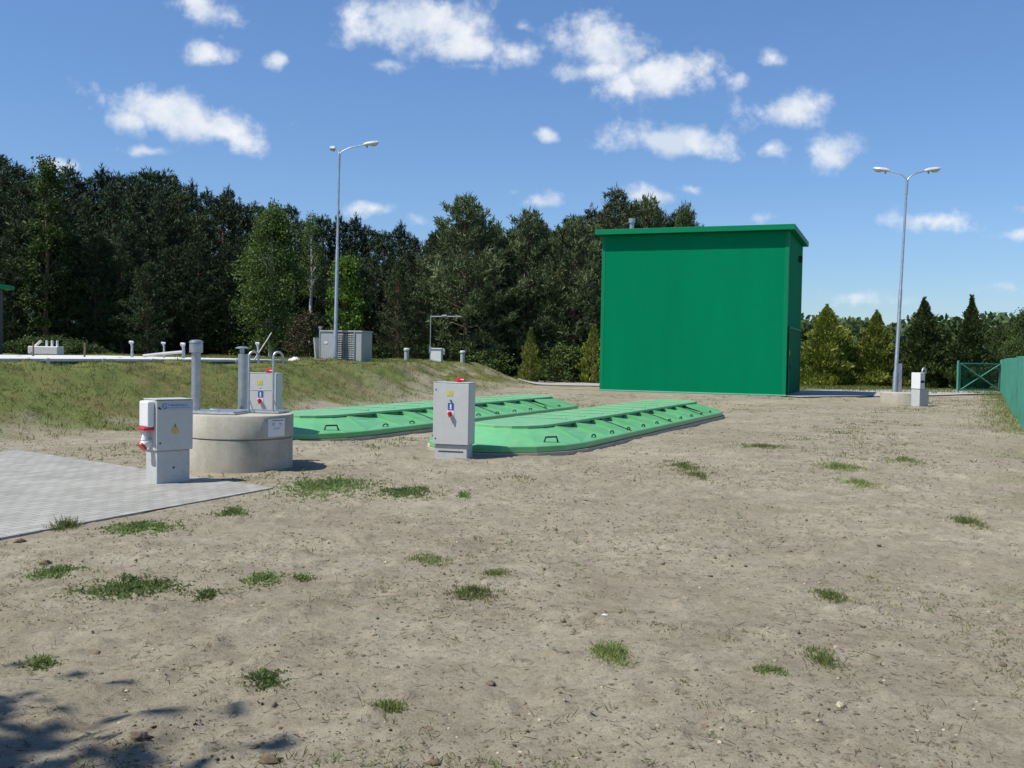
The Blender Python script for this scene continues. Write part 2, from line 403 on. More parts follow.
# barer patch on the right part of the bank
bare = sstep(-6.5, -2.5, gx)*sstep(24, 32, gy)*(1-sstep(3, 6.5, fd))*sstep(.42, .58, nn)
turf = turf*(1-.75*bare)
s_ = UX*gx+UY*gy
edge = sstep(52.0, 54.0, s_+(nn-.5)*5)
turf = np.maximum(turf, edge)
fx0, fy0 = 25.9, 52.7
fdist = (gx-fx0)*.905-(gy-fy0)*.425
turf = np.maximum(turf, sstep(-.9, .2, fdist+(nn-.5)*2.4)*.35)
turf = np.maximum(turf, sstep(.60, .78, fbm(gx*.7, gy*.7, 4, 88))*sstep(13, 24, gy)*.30)
att = ground.data.attributes.new('turf', 'FLOAT', 'POINT'); att.data.foreach_set('value', turf.ravel().astype(np.float32))

# paving apron + its kerb
pv = MB(); pv.prism(PAVE, -.12, .016)
tag(pv.build('paved_apron', MT['paving']), 'grey block paved apron left of the round concrete well', 'paving', kind='structure')

# concrete road behind the building
road_px = [(524, 381.7), (560, 381.3), (603, 381.6)]
b1 = MB()
up_ = [at(518, 382.6), at(570, 380.9), at(640, 381.6), at(720, 386.0), at(797, 390.6), at(880, 390.2), at(957, 391.4), at(1012, 391.6)]
lo_ = [at(518, 385.0), at(560, 386.4), at(640, 387.5), at(720, 392.0), at(797, 398.6), at(880, 397.2), at(957, 395.6), at(1006, 394.8)]
for k in range(len(up_)-1):
    nseg = 10
    for q in range(nseg):
        def P_(l, t): return (l[k][0]*(1-t)+l[k+1][0]*t, l[k][1]*(1-t)+l[k+1][1]*t)
        a, b, c, d = P_(lo_, q/nseg), P_(lo_, (q+1)/nseg), P_(up_, (q+1)/nseg), P_(up_, q/nseg)
        b1.add([(p[0], p[1], hz(*p)+.05) for p in (a, b, c, d)], [(0, 1, 2, 3)])
tag(b1.build('concrete_road', MT['path']), 'pale concrete road strip behind the green building', 'road', kind='structure')

# ------------------------------------------------------------------ green building
bx, by = 11.3, 41.3
BA = math.atan2(.36, .933); BC, BS = math.cos(BA), math.sin(BA)
HW, HD, HT = 3.98, 3.05, 6.86
cx, cy = bx-BC*HW+BS*HD, by+BS*HW+BC*HD
bd = empty('technical_building', (cx, cy, 0), -BA, 'tall windowless green metal building with flat overhanging roof', 'building')
def panel_wall(ax, c0, c1, pos, sgn, step=1.0):
    """sheet wall with shallow panel joints; ax 0 = wall runs along x"""
    m = MB(); n = max(1, int(round((c1-c0)/step))); w = (c1-c0)/n
    for i in range(n):
        a, b = c0+i*w+(.0012 if i else 0), c0+(i+1)*w-(.0012 if i < n-1 else 0)
        if ax == 0:
            m.box(a, b, min(pos, pos-sgn*.12), max(pos, pos-sgn*.12), .06, HT, .0025)
        else:
            m.box(min(pos, pos-sgn*.12), max(pos, pos-sgn*.12), a, b, .06, HT, .0025)
    if ax == 0: m.box(c0, c1, min(pos-sgn*.115, pos-sgn*.01), max(pos-sgn*.115, pos-sgn*.01), .07, HT-.01)
    else: m.box(min(pos-sgn*.115, pos-sgn*.01), max(pos-sgn*.115, pos-sgn*.01), c0, c1, .07, HT-.01)
    return m
panel_wall(0, -HW+.14, HW-.14, -HD, -1, 20).build('wall', MT['green'], bd)
panel_wall(0, -HW+.14, HW-.14, HD, 1).build('wall', MT['green'], bd)
panel_wall(1, -HD+.14, HD-.14, -HW, -1).build('wall', MT['green'], bd)
panel_wall(1, -HD+.14, HD-.14, HW, 1).build('wall', MT['green'], bd)
for sx in (-1, 1):
    for sy in (-1, 1):
        m = MB(); x = sx*HW; y = sy*HD
        m.box(min(x+sx*.012, x-sx*.15), max(x+sx*.012, x-sx*.15), min(y+sy*.012, y-sy*.15), max(y+sy*.012, y-sy*.15), .05, HT-.004, .01)
        m.build('corner_trim', MT['greentrim'], bd)
m = MB(); m.box(-HW-.02, HW+.02, -HD-.02, HD+.02, -.3, .05, .005); m.build('plinth', MT['path'], bd)
m = MB(); m.box(-HW-.03, HW+.03, -HD-.03, HD+.03, .052, .10, .01); m.build('base_flashing', simple('pale_green_flashing', (.16, .42, .28), .4), bd)
m = MB(); m.box(-HW-.21, HW+.21, -HD-.30, HD+.21, HT+.02, HT+.10); m.box(-HW-.19, HW+.19, -HD-.28, HD+.19, HT+.101, HT+.22)
rf = m.build('roof', MT['green'], bd)
m = MB()
ox, oy0, oy1 = HW+.25, -HD-.34, HD+.25
m.box(-ox, ox, oy0, oy0+.04, HT+.01, HT+.235, .01); m.box(-ox, ox, oy1-.04, oy1, HT+.01, HT+.235, .01)
m.box(-ox, -ox+.04, oy0+.041, oy1-.041, HT+.01, HT+.235, .01); m.box(ox-.04, ox, oy0+.041, oy1-.041, HT+.01, HT+.235, .01)
m.build('fascia', MT['greentrim'], rf)
m = MB(); m.box(HW+.003, HW+.06, -HD+.35, HD-.75, .10, 2.85, .01); dr = m.build('door', simple('dark_green_door', (.003, .13, .06), .7, spec=.05), bd)
m = MB(); m.box(HW+.062, HW+.09, -HD+.27, -HD+.349, .10, 2.94); m.box(HW+.062, HW+.09, HD-.749, HD-.67, .10, 2.94); m.box(HW+.004, HW+.09, -HD+.35, HD-.75, 2.852, 2.94)
m.build('door_frame', MT['greentrim'], dr)
m = MB(); m.box(HW+.062, HW+.10, -HD+.95, -HD+1.02, 1.1, 1.35, .01); m.build('handle', MT['black'], dr)
m = MB(); m.box(HW+.062, HW+.066, -HD+.55, -HD+.78, 1.75, 1.95); m.build('sign', MT['yellow'], dr)
m = MB(); m.box(HW+.0145, HW+.16, 1.2, 1.42, 5.95, 6.25, .02); m.build('wall_vent', MT['dark'], bd)
m = MB(); m.tube([(-3.05, -1.6, HT+.2), (-3.05, -1.6, HT+.8)], .10, 16); m.tube([(-3.05, -1.6, HT+.72), (-3.05, -1.6, HT+.92)], .15, 16)
m.build('chimney', MT['galv'], bd)
m = MB(); m.tube([(.9, -1.5, HT+.2), (.9, -1.5, HT+.33)], .16, 16); m.build('roof_cap', MT['galv'], bd)
m = MB(); m.tube([(HW-.3, -HD-.06, HT-.2), (HW-.3, -HD-.06, HT-.2001)], .01, 4)

# ------------------------------------------------------------------ green tank covers
def tank_cover(tshift, label, s0off=0):
    """local frame: x = v across, y = u along; origin at near end centre"""
    o0 = uv(13.8+s0off, -6.78+tshift)
    z0 = hz(*o0)
    e = empty('tank_cover', (o0[0], o0[1], -.01), ROTZ, label, 'tank cover', 'green covers over the two underground tanks')
    W = 1.33; Wp = .62; L = 14.3; zb = .055; ze = .15; zr = .40
    def capsule(w, y0, re_, n=8, p=2.3):
        q = [(w*math.copysign(abs(math.sin(t))**(2/p), math.sin(t)), y0+re_-re_*abs(math.cos(t))**(2/p)) for t in [-math.pi/2+math.pi*i/n for i in range(n+1)]]
        return q+[(-x, L-y) for x, y in q]          # near arc (left to right), far arc (right to left)
    NA = 8
    out = capsule(W, .08, 1.7, NA, 2.0); pl = capsule(Wp, 1.05, 1.0, NA)
    # concrete edge + skirt
    big = [(x*1.03, (y-L/2)*1.004+L/2) for x, y in out]
    m = MB(); m.prism(big, -.25, .045); m.build('concrete_edge', MT['concrete'], e)
    m = MB(); n = len(out)
    rim = [(x*.965, (y-L/2)*.996+L/2) for x, y in out]
    vs = [(x, y, zb) for x, y in out]+[(x, y, ze-.012) for x, y in out]+[(x*.99, (y-L/2)*.9985+L/2, ze) for x, y in out]+[(x, y, ze) for x, y in rim]
    fs = []
    for k in range(3):
        fs += [(k*n+i, k*n+(i+1) % n, (k+1)*n+(i+1) % n, (k+1)*n+i) for i in range(n)]
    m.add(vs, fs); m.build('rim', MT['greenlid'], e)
    # end hips
    for idx in (tuple(range(0, NA+1)), tuple(range(NA+1, 2*NA+2))):
        m = MB()
        for a, b in zip(idx[:-1], idx[1:]):
            ra, rb, pa, pb = rim[a], rim[b], pl[a], pl[b]
            m.add([(*ra, ze+.001), (*rb, ze+.001), (*pb, zr-.03), (*pa, zr-.03)], [(0, 1, 2, 3)], True)
        m.build('end_panel', MT['greenlid'], e)
    # plateau, slightly crowned with a small lip
    m = MB(); c0 = (0, L/2)
    lipo = [(x*1.07, (y-L/2)*1.003+L/2) for x, y in pl]
    vs = [(x, y, zr-.035) for x, y in lipo]+[(x, y, zr+.005) for x, y in lipo]+[(x*.9, (y-L/2)*.99+L/2, zr+.02) for x, y in pl]
    fs = [(i, (i+1) % n, n+(i+1) % n, n+i) for i in range(n)]+[(n+i, n+(i+1) % n, 2*n+(i+1) % n, 2*n+i) for i in range(n)]
    m.add(vs, fs); 
    NS = 10; seg = (L-4.1)/NS
    p1 = [(x*.9, (y-L/2)*.99+L/2) for x, y in pl]
    m.add([(x, y, zr+.02) for x, y in p1], [tuple(range(n))])
    for k in range(1, NS):
        y = 2.05+k*seg
        m.box(-.5, .5, y-.025, y+.025, zr+.021, zr+.038, .006)
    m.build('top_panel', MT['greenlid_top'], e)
    # side panels, each sinking away from its upright rib
    for sgn in (1, -1):
        for k in range(NS):
            a, b = 2.05+k*seg, 2.05+(k+1)*seg
            if k == 0: a_r = 1.7
            else: a_r = a
            b_r = L-1.7 if k == NS-1 else b
            xr, xp = sgn*rim[NA][0], sgn*(Wp+.005)
            h0, h1 = zr-.012, (zr-.03 if k == NS-1 else zr-.095)
            m = MB()
            A = (xr, a_r, ze+.001); B = (xr, b_r, ze+.001); Cc = (xp, b, h1); D = (xp, a, h0)
            M1 = ((xr+xp)/2, (a+a_r)/2, (ze+h0)/2+.012); M2 = ((xr+xp)/2, (b+b_r)/2, (ze+h1)/2-.002)
            m.add([A, B, M2, M1], [(0, 1, 2, 3) if sgn > 0 else (3, 2, 1, 0)])
            m.add([M1, M2, Cc, D], [(0, 1, 2, 3) if sgn > 0 else (3, 2, 1, 0)])
            # riser at the near side of the panel
            xq = sgn*(Wp-.03)
            m.add([(xr, a_r, ze+.001), (xp, a, h1-.02), (xp, a, h0), M1], [(0, 1, 2, 3)])
            m.add([(xq, a, h0), (xq, b, h0), (xp, b, h1-.03), (xp, a, h1-.03)], [(0, 1, 2, 3)])
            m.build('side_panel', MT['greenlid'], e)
            # seam line of every second panel
            if k in (2, 5, 8):
                mm = MB(); y = a+.45*seg; hh = h0+(h1-h0)*.45
                mm.tube([(xr, y, ze+.006), ((xr+xp)/2, y, (ze+hh)/2+.012), (xp, y, hh+.004)], .009, 6)
                mm.build('seam_strip', MT['dark'], e)
            # handle
            mm = MB(); y = a+.5*seg; xh = sgn*(rim[NA][0]-.09); zz = ze+.03
            mm.tube([(xh, y-.095, zz-.02), (xh, y-.085, zz+.018), (xh, y-.04, zz+.032), (xh, y+.04, zz+.032), (xh, y+.085, zz+.018), (xh, y+.095, zz-.02)], .013, 8)
            mm.build('handle', MT['black'], e)
    for yy in (1.05,):
        for sgn in (1, -1):
            mm = MB(); xh = sgn*1.0
            mm.tube([(xh-.075, yy-.12, ze+.03), (xh-.06, yy-.09, ze+.115), (xh+.06, yy+.07, ze+.115), (xh+.075, yy+.10, ze+.03)], .016, 8)
            mm.build('handle', MT['black'], e)
    return e
tank_cover(0, 'long low green ribbed tank cover nearest the camera, behind the middle grey cabinet')
tank_cover(-4.15, 'long low green ribbed tank cover behind the nearer one, starting beside the concrete well')

# ------------------------------------------------------------------ lettering helper
def text_mesh(name, body, size, mat, parent, loc, rot, ext=.0008):
    cu = bpy.data.curves.new(name+'_c', 'FONT'); cu.body = body; cu.size = size; cu.extrude = ext
    cu.align_x = 'CENTER'; cu.align_y = 'CENTER'
    ob = bpy.data.objects.new(name+'_t', cu); COL.objects.link(ob)
    dg = bpy.context.evaluated_depsgraph_get(); me = bpy.data.meshes.new_from_object(ob.evaluated_get(dg))
    bpy.data.objects.remove(ob); me.materials.clear(); me.materials.append(mat)
    o = bpy.data.objects.new(name, me); COL.objects.link(o); o.parent = parent; o.location = loc; o.rotation_euler = rot
    return o

# ------------------------------------------------------------------ control cabinets on pedestals
def beacon(e, x, y, z):
    m = MB(); m.tube([(x-.01, y, z), (x-.01, y, z+.018)], .045, 16); b = m.build('beacon_base', MT['red'], e)
    m = MB(); m.lathe([(.001, .062), (.025, .058), (.045, .045), (.052, .02), (.052, .0)], (x, y, z+.018), 16); m.tube([(x-.01, y-.02, z+.035), (x+.085, y-.03, z+.03)], .024, 10); m.build('beacon', MT['red'], e)
def cabinet(name, x, y, rz, w, d, h, ph, label, cat='control cabinet', group=None):
    e = empty(name, (x, y, hz(x, y)-.02), rz, label, cat, group)
    m = MB(); m.box(-w/2, w/2, -d/2+.022, d/2, ph+.01, h, .012); m.build('housing', MT['cab'], e)
    m = MB(); m.box(-w/2+.004, w/2-.004, -d/2, -d/2+.019, ph+.014, h-.006, .006); dr = m.build('door', MT['cab'], e)
    m = MB(); m.box(-w/2-.003, w/2+.003, -d/2-.002, d/2+.003, h+.001, h+.011, .004); m.build('rain_cap', MT['cab'], e)
    pw = w*.90
    m = MB(); m.box(-pw/2, pw/2, -d/2+.03, d/2-.02, -.15, ph+.008, .01); pd = m.build('pedestal', MT['cabd'], e)
    for zz in (ph+.10, h-.10):
        m = MB(); m.tube([(-w/2+.045, -d/2-.004, zz), (-w/2+.045, -d/2+.004, zz)], .011, 10); m.build('door_lock', MT['gap'], dr)
    return e, dr, pd
def front_kit(e, dr, w, d, h):
    fy = -d/2-.001
    m = MB(); m.box(-.065, -.012, fy-.003, fy-.0005, h-.19, h-.115); m.box(.0, .03, fy-.003, fy-.0005, h-.19, h-.115); m.build('yellow_sticker', MT['yellow'], dr)
    m = MB(); m.tube([(0, fy-.016, h-.262), (0, fy, h-.262)], .016, 12); m.build('push_button', simple('green_button', (.02, .2, .12), .4), dr)
    m = MB(); m.box(-.045, .045, fy-.004, fy-.0005, h-.40, h-.298); lb = m.build('blue_label', MT['blue'], dr)
    m = MB(); m.box(-.012, .012, fy-.007, fy-.0045, h-.37, h-.315); m.box(-.02, .02, fy-.007, fy-.0045, h-.388, h-.376); m.build('label_mark', MT['white'], lb)
    m = MB(); m.box(-.055, .05, fy-.004, fy-.0005, h-.50, h-.41, .001); m.build('switch_plate', MT['white'], dr)
    m = MB(); m.tube([(0, fy-.05, h-.458), (0, fy-.03, h-.458), (0, fy-.0045, h-.458)], [.036, .036, .022], 16)
    m.box(-.012, .012, fy-.066, fy-.048, h-.497, h-.42, .003); m.build('emergency_switch', MT['red'], dr)
# middle cabinet
c2, d2, p2 = cabinet('control_cabinet', *at(453.5, 457.2), R(-15), .56, .33, 1.14, .21, 'light grey control cabinet with red beacon in front of the nearer green cover')
front_kit(c2, d2, .56, .33, 1.14); beacon(c2, .07, .02, 1.151)
m = MB(); m.tube([(.02, .03, 1.156), (.02, .03, 1.19)], .02, 10); m.build('cable_gland', MT['gap'], c2)
m = MB(); m.box(-.195, .195, -.1365, -.1345, .105, .128); m.build('pedestal_slot', MT['gap'], p2)
# cabinet behind the well
bx3, by3 = at(262, 437); bx3, by3 = ad(264, 400, 17.0)[:2]
c3, d3, p3 = cabinet('control_cabinet', bx3, by3, R(-9), .55, .29, 1.16, .21, 'light grey control cabinet with red beacon standing behind the concrete well')
front_kit(c3, d3, .55, .29, 1.16); beacon(c3, .07, .02, 1.171)
m = MB(); m.box(-.195, .195, -.1165, -.1145, .105, .128); m.build('pedestal_slot', MT['gap'], p3)
# socket cabinet at the left
sx1, sy1 = at(165, 484)
c1, d1, p1_ = cabinet('socket_cabinet', sx1, sy1+.10, R(46), .45, .32, .99, .40, 'light grey socket cabinet with red plugs standing on the paved apron', 'electrical cabinet')
w, d, h = .45, .32, .99; fy = -d/2-.001
m = MB(); m.box(-.17, .205, fy-.002, fy-.0005, h-.115, h-.03); lg = m.build('name_plate', MT['pale'], d1)
text_mesh('lettering', 'G', .088, MT['ink'], lg, (-.130, fy-.0035, h-.074), (R(90), 0, 0))
# small blurred word after the big G: unreadable strokes in the photo
m = MB(); xx = -.088
for i in range(11):
    ww = random.choice([.012, .016, .018]); zt = h-.052+random.uniform(-.002, .002)
    m.box(xx, xx+.0045, fy-.004, fy-.0025, zt-.018, zt); 
    if i % 3 != 1: m.box(xx+.0045, xx+ww, fy-.004, fy-.0025, zt-.018 if i % 2 else zt-.005, zt-.014 if i % 2 else zt)
    if i % 3 != 0: m.box(xx+ww-.0005, xx+ww+.0035, fy-.0041, fy-.0026, zt-.018, zt)
    xx += ww+.0075
m.box(-.088, .19, fy-.004, fy-.0025, h-.092, h-.089)
m.build('lettering', MT['ink'], lg)
m = MB(); m.tube([(-.198, fy-.004, h-.09), (-.198, fy, h-.09)], .012, 10); m.build('door_lock', MT['gap'], d1)
# warning sticker: yellow triangle above a text field
m = MB(); m.add([(-.035, fy-.002, h-.33), (.035, fy-.002, h-.33), (0, fy-.002, h-.265)], [(0, 1, 2)]); m.box(-.038, .038, fy-.0025, fy-.0005, h-.385, h-.337)
ws = m.build('warning_sticker', MT['orange'], d1)
m = MB(); m.add([(-.006, fy-.0035, h-.30), (.004, fy-.0035, h-.30), (.007, fy-.0035, h-.282), (-.002, fy-.0035, h-.282)], [(0, 1, 2, 3)])
m.add([(-.004, fy-.0035, h-.30), (.005, fy-.0035, h-.302), (-.002, fy-.0035, h-.324)], [(2, 1, 0)]); m.build('lightning_mark', MT['black'], ws)
m = MB(); m.tube([(.0, -d/2+.024, .21), (.0, -d/2+.031, .21)], .012, 10); m.build('pedestal_lock', MT['gap'], p1_)
# sockets on the left side (local -x)
m = MB(); m.box(-w/2-.085, -w/2-.001, -.12, .10, h-.31, h-.012, .02); sb = m.build('socket_housing', MT['white'], c1)
m = MB(); m.box(-w/2-.125, -w/2+.0, -.11, .08, h-.345, h-.312, .012); m.build('socket_lid', MT['red'], sb)
m = MB(); m.tube([(-w/2-.06, -.01, h-.35), (-w/2-.06, -.01, h-.40), (-w/2-.065, -.01, h-.46)], [.028, .032, .042], 14); pg = m.build('plug', MT['white'], sb)
m = MB(); m.tube([(-w/2-.001, -.01, h-.49), (-w/2-.05, -.01, h-.49), (-w/2-.085, -.01, h-.52)], [.05, .052, .055], 16); s3 = m.build('socket', MT['white'], c1)
m = MB(); m.tube([(-w/2-.084, -.01, h-.519), (-w/2-.105, -.01, h-.537)], [.060, .060], 16); m.build('socket_ring', MT['red'], s3)

# ------------------------------------------------------------------ concrete well
wx, wy = ad(239.5, 440, 13.2)[:2]
well = empty('concrete_well', (wx, wy, -.02), 0, 'round concrete shaft of two rings with metal pipes and ladder', 'concrete well')
m = MB(); r_ = .69
m.lathe([(r_, -.2), (r_, .425), (r_-.02, .437)], n=72); m.build('lower_ring', MT['concrete'], well)
m = MB(); m.lathe([(r_-.02, .440), (r_+.006, .450), (r_+.006, .725), (r_-.006, .74), (0.0001, .741)], n=72); ur = m.build('upper_ring', MT['concrete'], well)
m = MB(); m.lathe([(r_-.021, .432), (r_-.021, .445)], n=72); m.build('joint', MT['gap'], well)
# cover plate frame
def rbox(m, cx_, cy_, hx, hy, z0, z1, a, b=.004):
    t = MB(); t.box(-hx, hx, -hy, hy, z0, z1, b); ca, sa = math.cos(a), math.sin(a)
    m.add([(cx_+x*ca-y*sa, cy_+x*sa+y*ca, z) for x, y, z in t.v], t.f); return m
m = MB(); rbox(m, -.22, -.02, .34, .40, .745, .762, R(-8)); rbox(m, -.22, -.02, .31, .37, .763, .775, R(-8)); hc = m.build('hatch_cover', MT['galv'], well)
m = MB(); m.tube([(-.30, -.30, .775), (-.30, -.30, .80), (-.18, -.32, .80), (-.18, -.32, .775)], .007, 8); m.build('handle', MT['galv'], hc)
m = MB(); rbox(m, .30, .22, .26, .24, .745, .768, R(-8)); hc = m.build('hatch_cover', MT['galv'], well)
# sign
m = MB(); n = 8
a0, a1 = R(-45), R(-21)
rs = r_+.010
vs = []
for zz in (.47, .70):
    for i in range(n+1):
        a = a0+(a1-a0)*i/n; vs.append((rs*math.cos(a), rs*math.sin(a), zz))
m.add(vs, [(i, i+1, n+2+i, n+1+i) for i in range(n)]); sg = m.build('sign', MT['white'], well)
m = MB()
def arcbar(m, b0, b1, z0, z1):
    vs = []
    for zz in (z0, z1):
        for i in range(7):
            a = a0+(a1-a0)*(b0+(b1-b0)*i/6); vs.append(((rs+.002)*math.cos(a), (rs+.002)*math.sin(a), zz))
    m.add(vs, [(i, i+1, 8+i, 7+i) for i in range(6)])
arcbar(m, .22, .88, .672, .682); 
for b in (.22, .30, .62, .70): arcbar(m, b, b+.05, .628, .643)
arcbar(m, .24, .34, .614, .618); arcbar(m, .62, .78, .612, .616)
arcbar(m, .3, .7, .58, .584); arcbar(m, .3, .62, .566, .570)
m.build('lettering', MT['ink'], sg)
# faint stencil on the lower ring
m = MB(); rs = r_+.001
for i in range(8):
    b = 1.0-1.35+.09*i
    arcbar(m, b, b+.06, .29, .30); 
def apt(px, py, Y):
    p = ad(px, py, Y); return (p[0]-wx, p[1]-wy, p[2]+.02)
# vent pipe with cap (left)
P0 = apt(195, 409, 13.35); px_, py_ = P0[0]*.985, P0[1]
m = MB(); m.tube([(px_, py_, .74), (px_, py_, 1.57)], .060, 24); vp = m.build('vent_pipe', MT['galv'], well)
m = MB(); m.lathe([(.001, 1.70), (.05, 1.697), (.085, 1.683), (.092, 1.665), (.092, 1.655)], (px_, py_, 0), 24); m.lathe([(.083, 1.655), (.083, 1.648), (.088, 1.645), (.088, 1.53), (.062, 1.525)], (px_, py_, 0), 24); m.build('vent_cap', MT['galv'], vp)
P0 = apt(243, 408, 13.75); px_, py_ = P0[0], P0[1]
m = MB(); m.tube([(px_, py_, .74), (px_, py_, 1.52)], .070, 24); vp = m.build('vent_pipe', MT['galv'], well)
m = MB(); m.lathe([(.001, 1.625), (.05, 1.62), (.088, 1.605), (.09, 1.595), (.03, 1.59), (.03, 1.52)], (px_-.02, py_, 0), 24); m.build('vent_cap', MT['galv'], vp)
# ladder hand rails
lad = []
for pxl, Y in ((248.5, 13.2), (273, 13.2)):
    q = apt(pxl, 414, Y); lad.append(q)
m = MB()
for q in lad:
    pts = [(q[0], q[1], .74), (q[0], q[1], 1.50)]
    for k in range(1, 9):
        a = math.pi*k/8; pts.append((q[0]+.052-.052*math.cos(a), q[1]+.01*k, 1.50+.055*math.sin(a)))
    pts.append((q[0]+.104, q[1]+.08, 1.40))
    m.tube(pts, .0155, 10)
m.build('hand_rail', MT['galv'], well)
m = MB(); m.tube([(lad[0][0], lad[0][1], 1.05), (lad[1][0], lad[1][1], 1.05)], .012, 8); m.build('rung', MT['galv'], well)
m = MB()
for q in lad: m.tube([(q[0], q[1], .95), (q[0]+.07, q[1]-.02, .76)], .008, 8); m.box(q[0]-.03, q[0]+.03, q[1]-.03, q[1]+.03, .742, .752)
m.build('rail_bracket', MT['galv'], well)

# ------------------------------------------------------------------ street lamps
def street_lamp(x, y, z, label, az=(R(0), R(115)), lean=(0, 0), zx=0.0, asc=1.0):
    e = empty('street_lamp', (x, y, z), 0, label, 'street lamp', 'tall twin headed lamps')
    e.rotation_euler = (lean[0], lean[1], 0)
    m = MB(); m.tube([(0, 0, -.2), (0, 0, 1.15), (0, 0, 1.2), (0, 0, 4.3), (0, 0, 4.34), (0, 0, 7.25+zx)], [.095, .09, .072, .062, .050, .040], 16)
    m.tube([(0, 0, 7.2+zx), (0, 0, 7.75+zx)], .05, 14); pole = m.build('pole', MT['galv'], e)
    m = MB(); m.box(.086, .10, -.05, .05, .35, .85, .004); m.build('service_door', MT['galv'], pole)
    for a in az:
        dx, dy = math.cos(a), math.sin(a); pts = []
        for k in range(9):
            t = k/8; rr = 1.0*t; zz = 7.72+.42*(1-(1-t)**2.6)+.06*t
            if t < .45: rr = .42*math.sin(t/.45*math.pi/2)**1.6*1.0; zz = 7.72+.28*math.sin(t/.45*math.pi/2)
            else: rr = .42+(t-.45)/.55*.58; zz = 8.0+(t-.45)/.55*.13
            pts.append((dx*rr*asc, dy*rr*asc, zz+zx))
        m = MB(); m.tube(pts, .022, 10); m.build('arm', MT['galv'], e)
        # cobra head
        c = Vector((dx*.9*asc, dy*.9*asc, 8.11+zx)); f = Vector((dx, dy, .20)).normalized(); s = Vector((-dy, dx, 0)); u = f.cross(s)*1
        if u.z < 0: u = -u
        prof = [(0, .04, .045, .035), (.08, .075, .085, .07), (.18, .11, .10, .09), (.38, .125, .10, .09), (.54, .105, .085, .07), (.62, .06, .05, .04)]
        m = MB(); vs = []; n = 14
        for (t, hw, hu, hl) in prof:
            for k in range(n):
                b = 2*math.pi*k/n; hh = hu if math.sin(b) > 0 else hl*.55
                vs.append(c+f*t+s*(hw*math.cos(b))+u*(hh*math.sin(b)))
        fs = [(i*n+k, i*n+(k+1) % n, (i+1)*n+(k+1) % n, (i+1)*n+k) for i in range(len(prof)-1) for k in range(n)]
        fs += [tuple(range(n))[::-1], tuple(range((len(prof)-1)*n, len(prof)*n))]
        m.add(vs, fs, True); lh = m.build('lamp_head', MT['lamp'], e)
        m = MB(); vs = []
        for (t, hw, dd) in ((.28, .085, .035), (.33, .105, .085), (.48, .105, .09), (.57, .075, .035)):
            for k in range(9):
                b = math.pi*k/8; vs.append(c+f*t+s*(hw*math.cos(b))-u*(dd*math.sin(b)+.02))
        fs = [(i*9+k, i*9+k+1, (i+1)*9+k+1, (i+1)*9+k) for i in range(3) for k in range(8)]
        m.add(vs, fs, True); m.build('lens', MT['lampglass'], lh)
        m = MB(); m.tube([c+f*.14-u*.02, c+f*.14-u*.12], .03, 10); m.build('photocell', MT['shed2'], lh)
    return e
lx, ly, lz = ad(335, 361, 38.8)
street_lamp(lx, ly, hz(lx, ly), 'tall grey twin headed street lamp beside the louvred grey box on the bank', (R(3), R(112)), (0, R(.5)), .24)
rx, ry, _ = ad(894.3, 392, 38.2)
street_lamp(rx, ry, .0, 'tall grey twin headed street lamp on a round concrete base by the gate', (R(2), R(150)), (0, R(1.75)), .72, .72)
# round base block and its meter post
base = empty('lamp_foundation', (rx+.26, ry-.3, -.02), 0, 'low round pale concrete base under the right street lamp', 'concrete base')
m = MB(); m.lathe([(.86, -.2), (.86, .40), (.845, .415), (.0001, .417)], n=48); m.build('ring', MT['concrete'], base)
m = MB(); m.box(-.22, .0, .25, .45, .419, 1.5, .01); m.build('post_box', MT['galv'], base)
# small cabinet in front of it
hx_, hy_ = at(919.5, 406)
e = empty('meter_cabinet', (hx_, hy_, -.02), R(33), 'small pale grey meter cabinet beside the right street lamp', 'meter cabinet')
m = MB(); m.box(-.25, .25, -.17, .17, -.1, .62, .01); m.build('pedestal', MT['cabd'], e)
m = MB(); m.box(-.27, -.0, -.19, .17, .63, 1.20, .012); m.build('housing', MT['white'], e)
m = MB(); m.box(-.25, -.04, -.2, -.192, .84, .92, .002); m.build('window', MT['dark'], e)
m = MB(); m.tube([(.1, 0, .62), (.1, 0, 1.22), (.12, 0, 1.30), (.17, 0, 1.35), (.24, 0, 1.35), (.29, 0, 1.30), (.31, 0, 1.18)], .035, 10); m.build('bent_pipe', MT['galv'], e)

# ------------------------------------------------------------------ grey louvred enclosure on the bank
gx0, gy0, gz0 = ad(348, 361.5, 39.6); gz0 = hz(gx0, gy0)
e = empty('louvred_enclosure', (gx0, gy0, gz0-.05), R(-12), 'grey metal enclosure with louvred front beside the left street lamp', 'equipment box')
m = MB(); m.box(-.9, .78, -.6, .6, 0, 1.18, .01); m.build('housing', MT['shed'], e)
m = MB(); m.box(-.93, .81, -.63, .63, 1.182, 1.24, .008); m.build('roof', MT['shed'], e)
m = MB(); 
for k in range(14):
    z = .12+k*.072; m.add([(-.30, -.603, z), (.46, -.603, z), (.46, -.628, z+.03), (-.30, -.628, z+.03)], [(0, 1, 2, 3)]); m.add([(-.30, -.628, z+.03), (.46, -.628, z+.03), (.46, -.603, z+.05), (-.30, -.603, z+.05)], [(0, 1, 2, 3)])
for k in range(8): m.box(-.24+k*.10-.004, -.24+k*.10+.004, -.634, -.629, .1, 1.14)
m.build('louvre', MT['galv'], e)
m = MB(); m.box(-.305, (.465), -.6025, -.598, .08, 1.16); m.build('louvre_backing', MT['dark'], e)
m = MB(); m.box(-.36, -.31, -.64, -.603, .06, 1.17, .004); m.box((.47), .51, -.64, -.603, .06, 1.17, .004); m.build('louvre_frame', MT['galv'], e)
m = MB(); m.box(-.75, -.62, -.615, -.602, .72, .80, .002); m.build('label_plate', MT['white'], e)
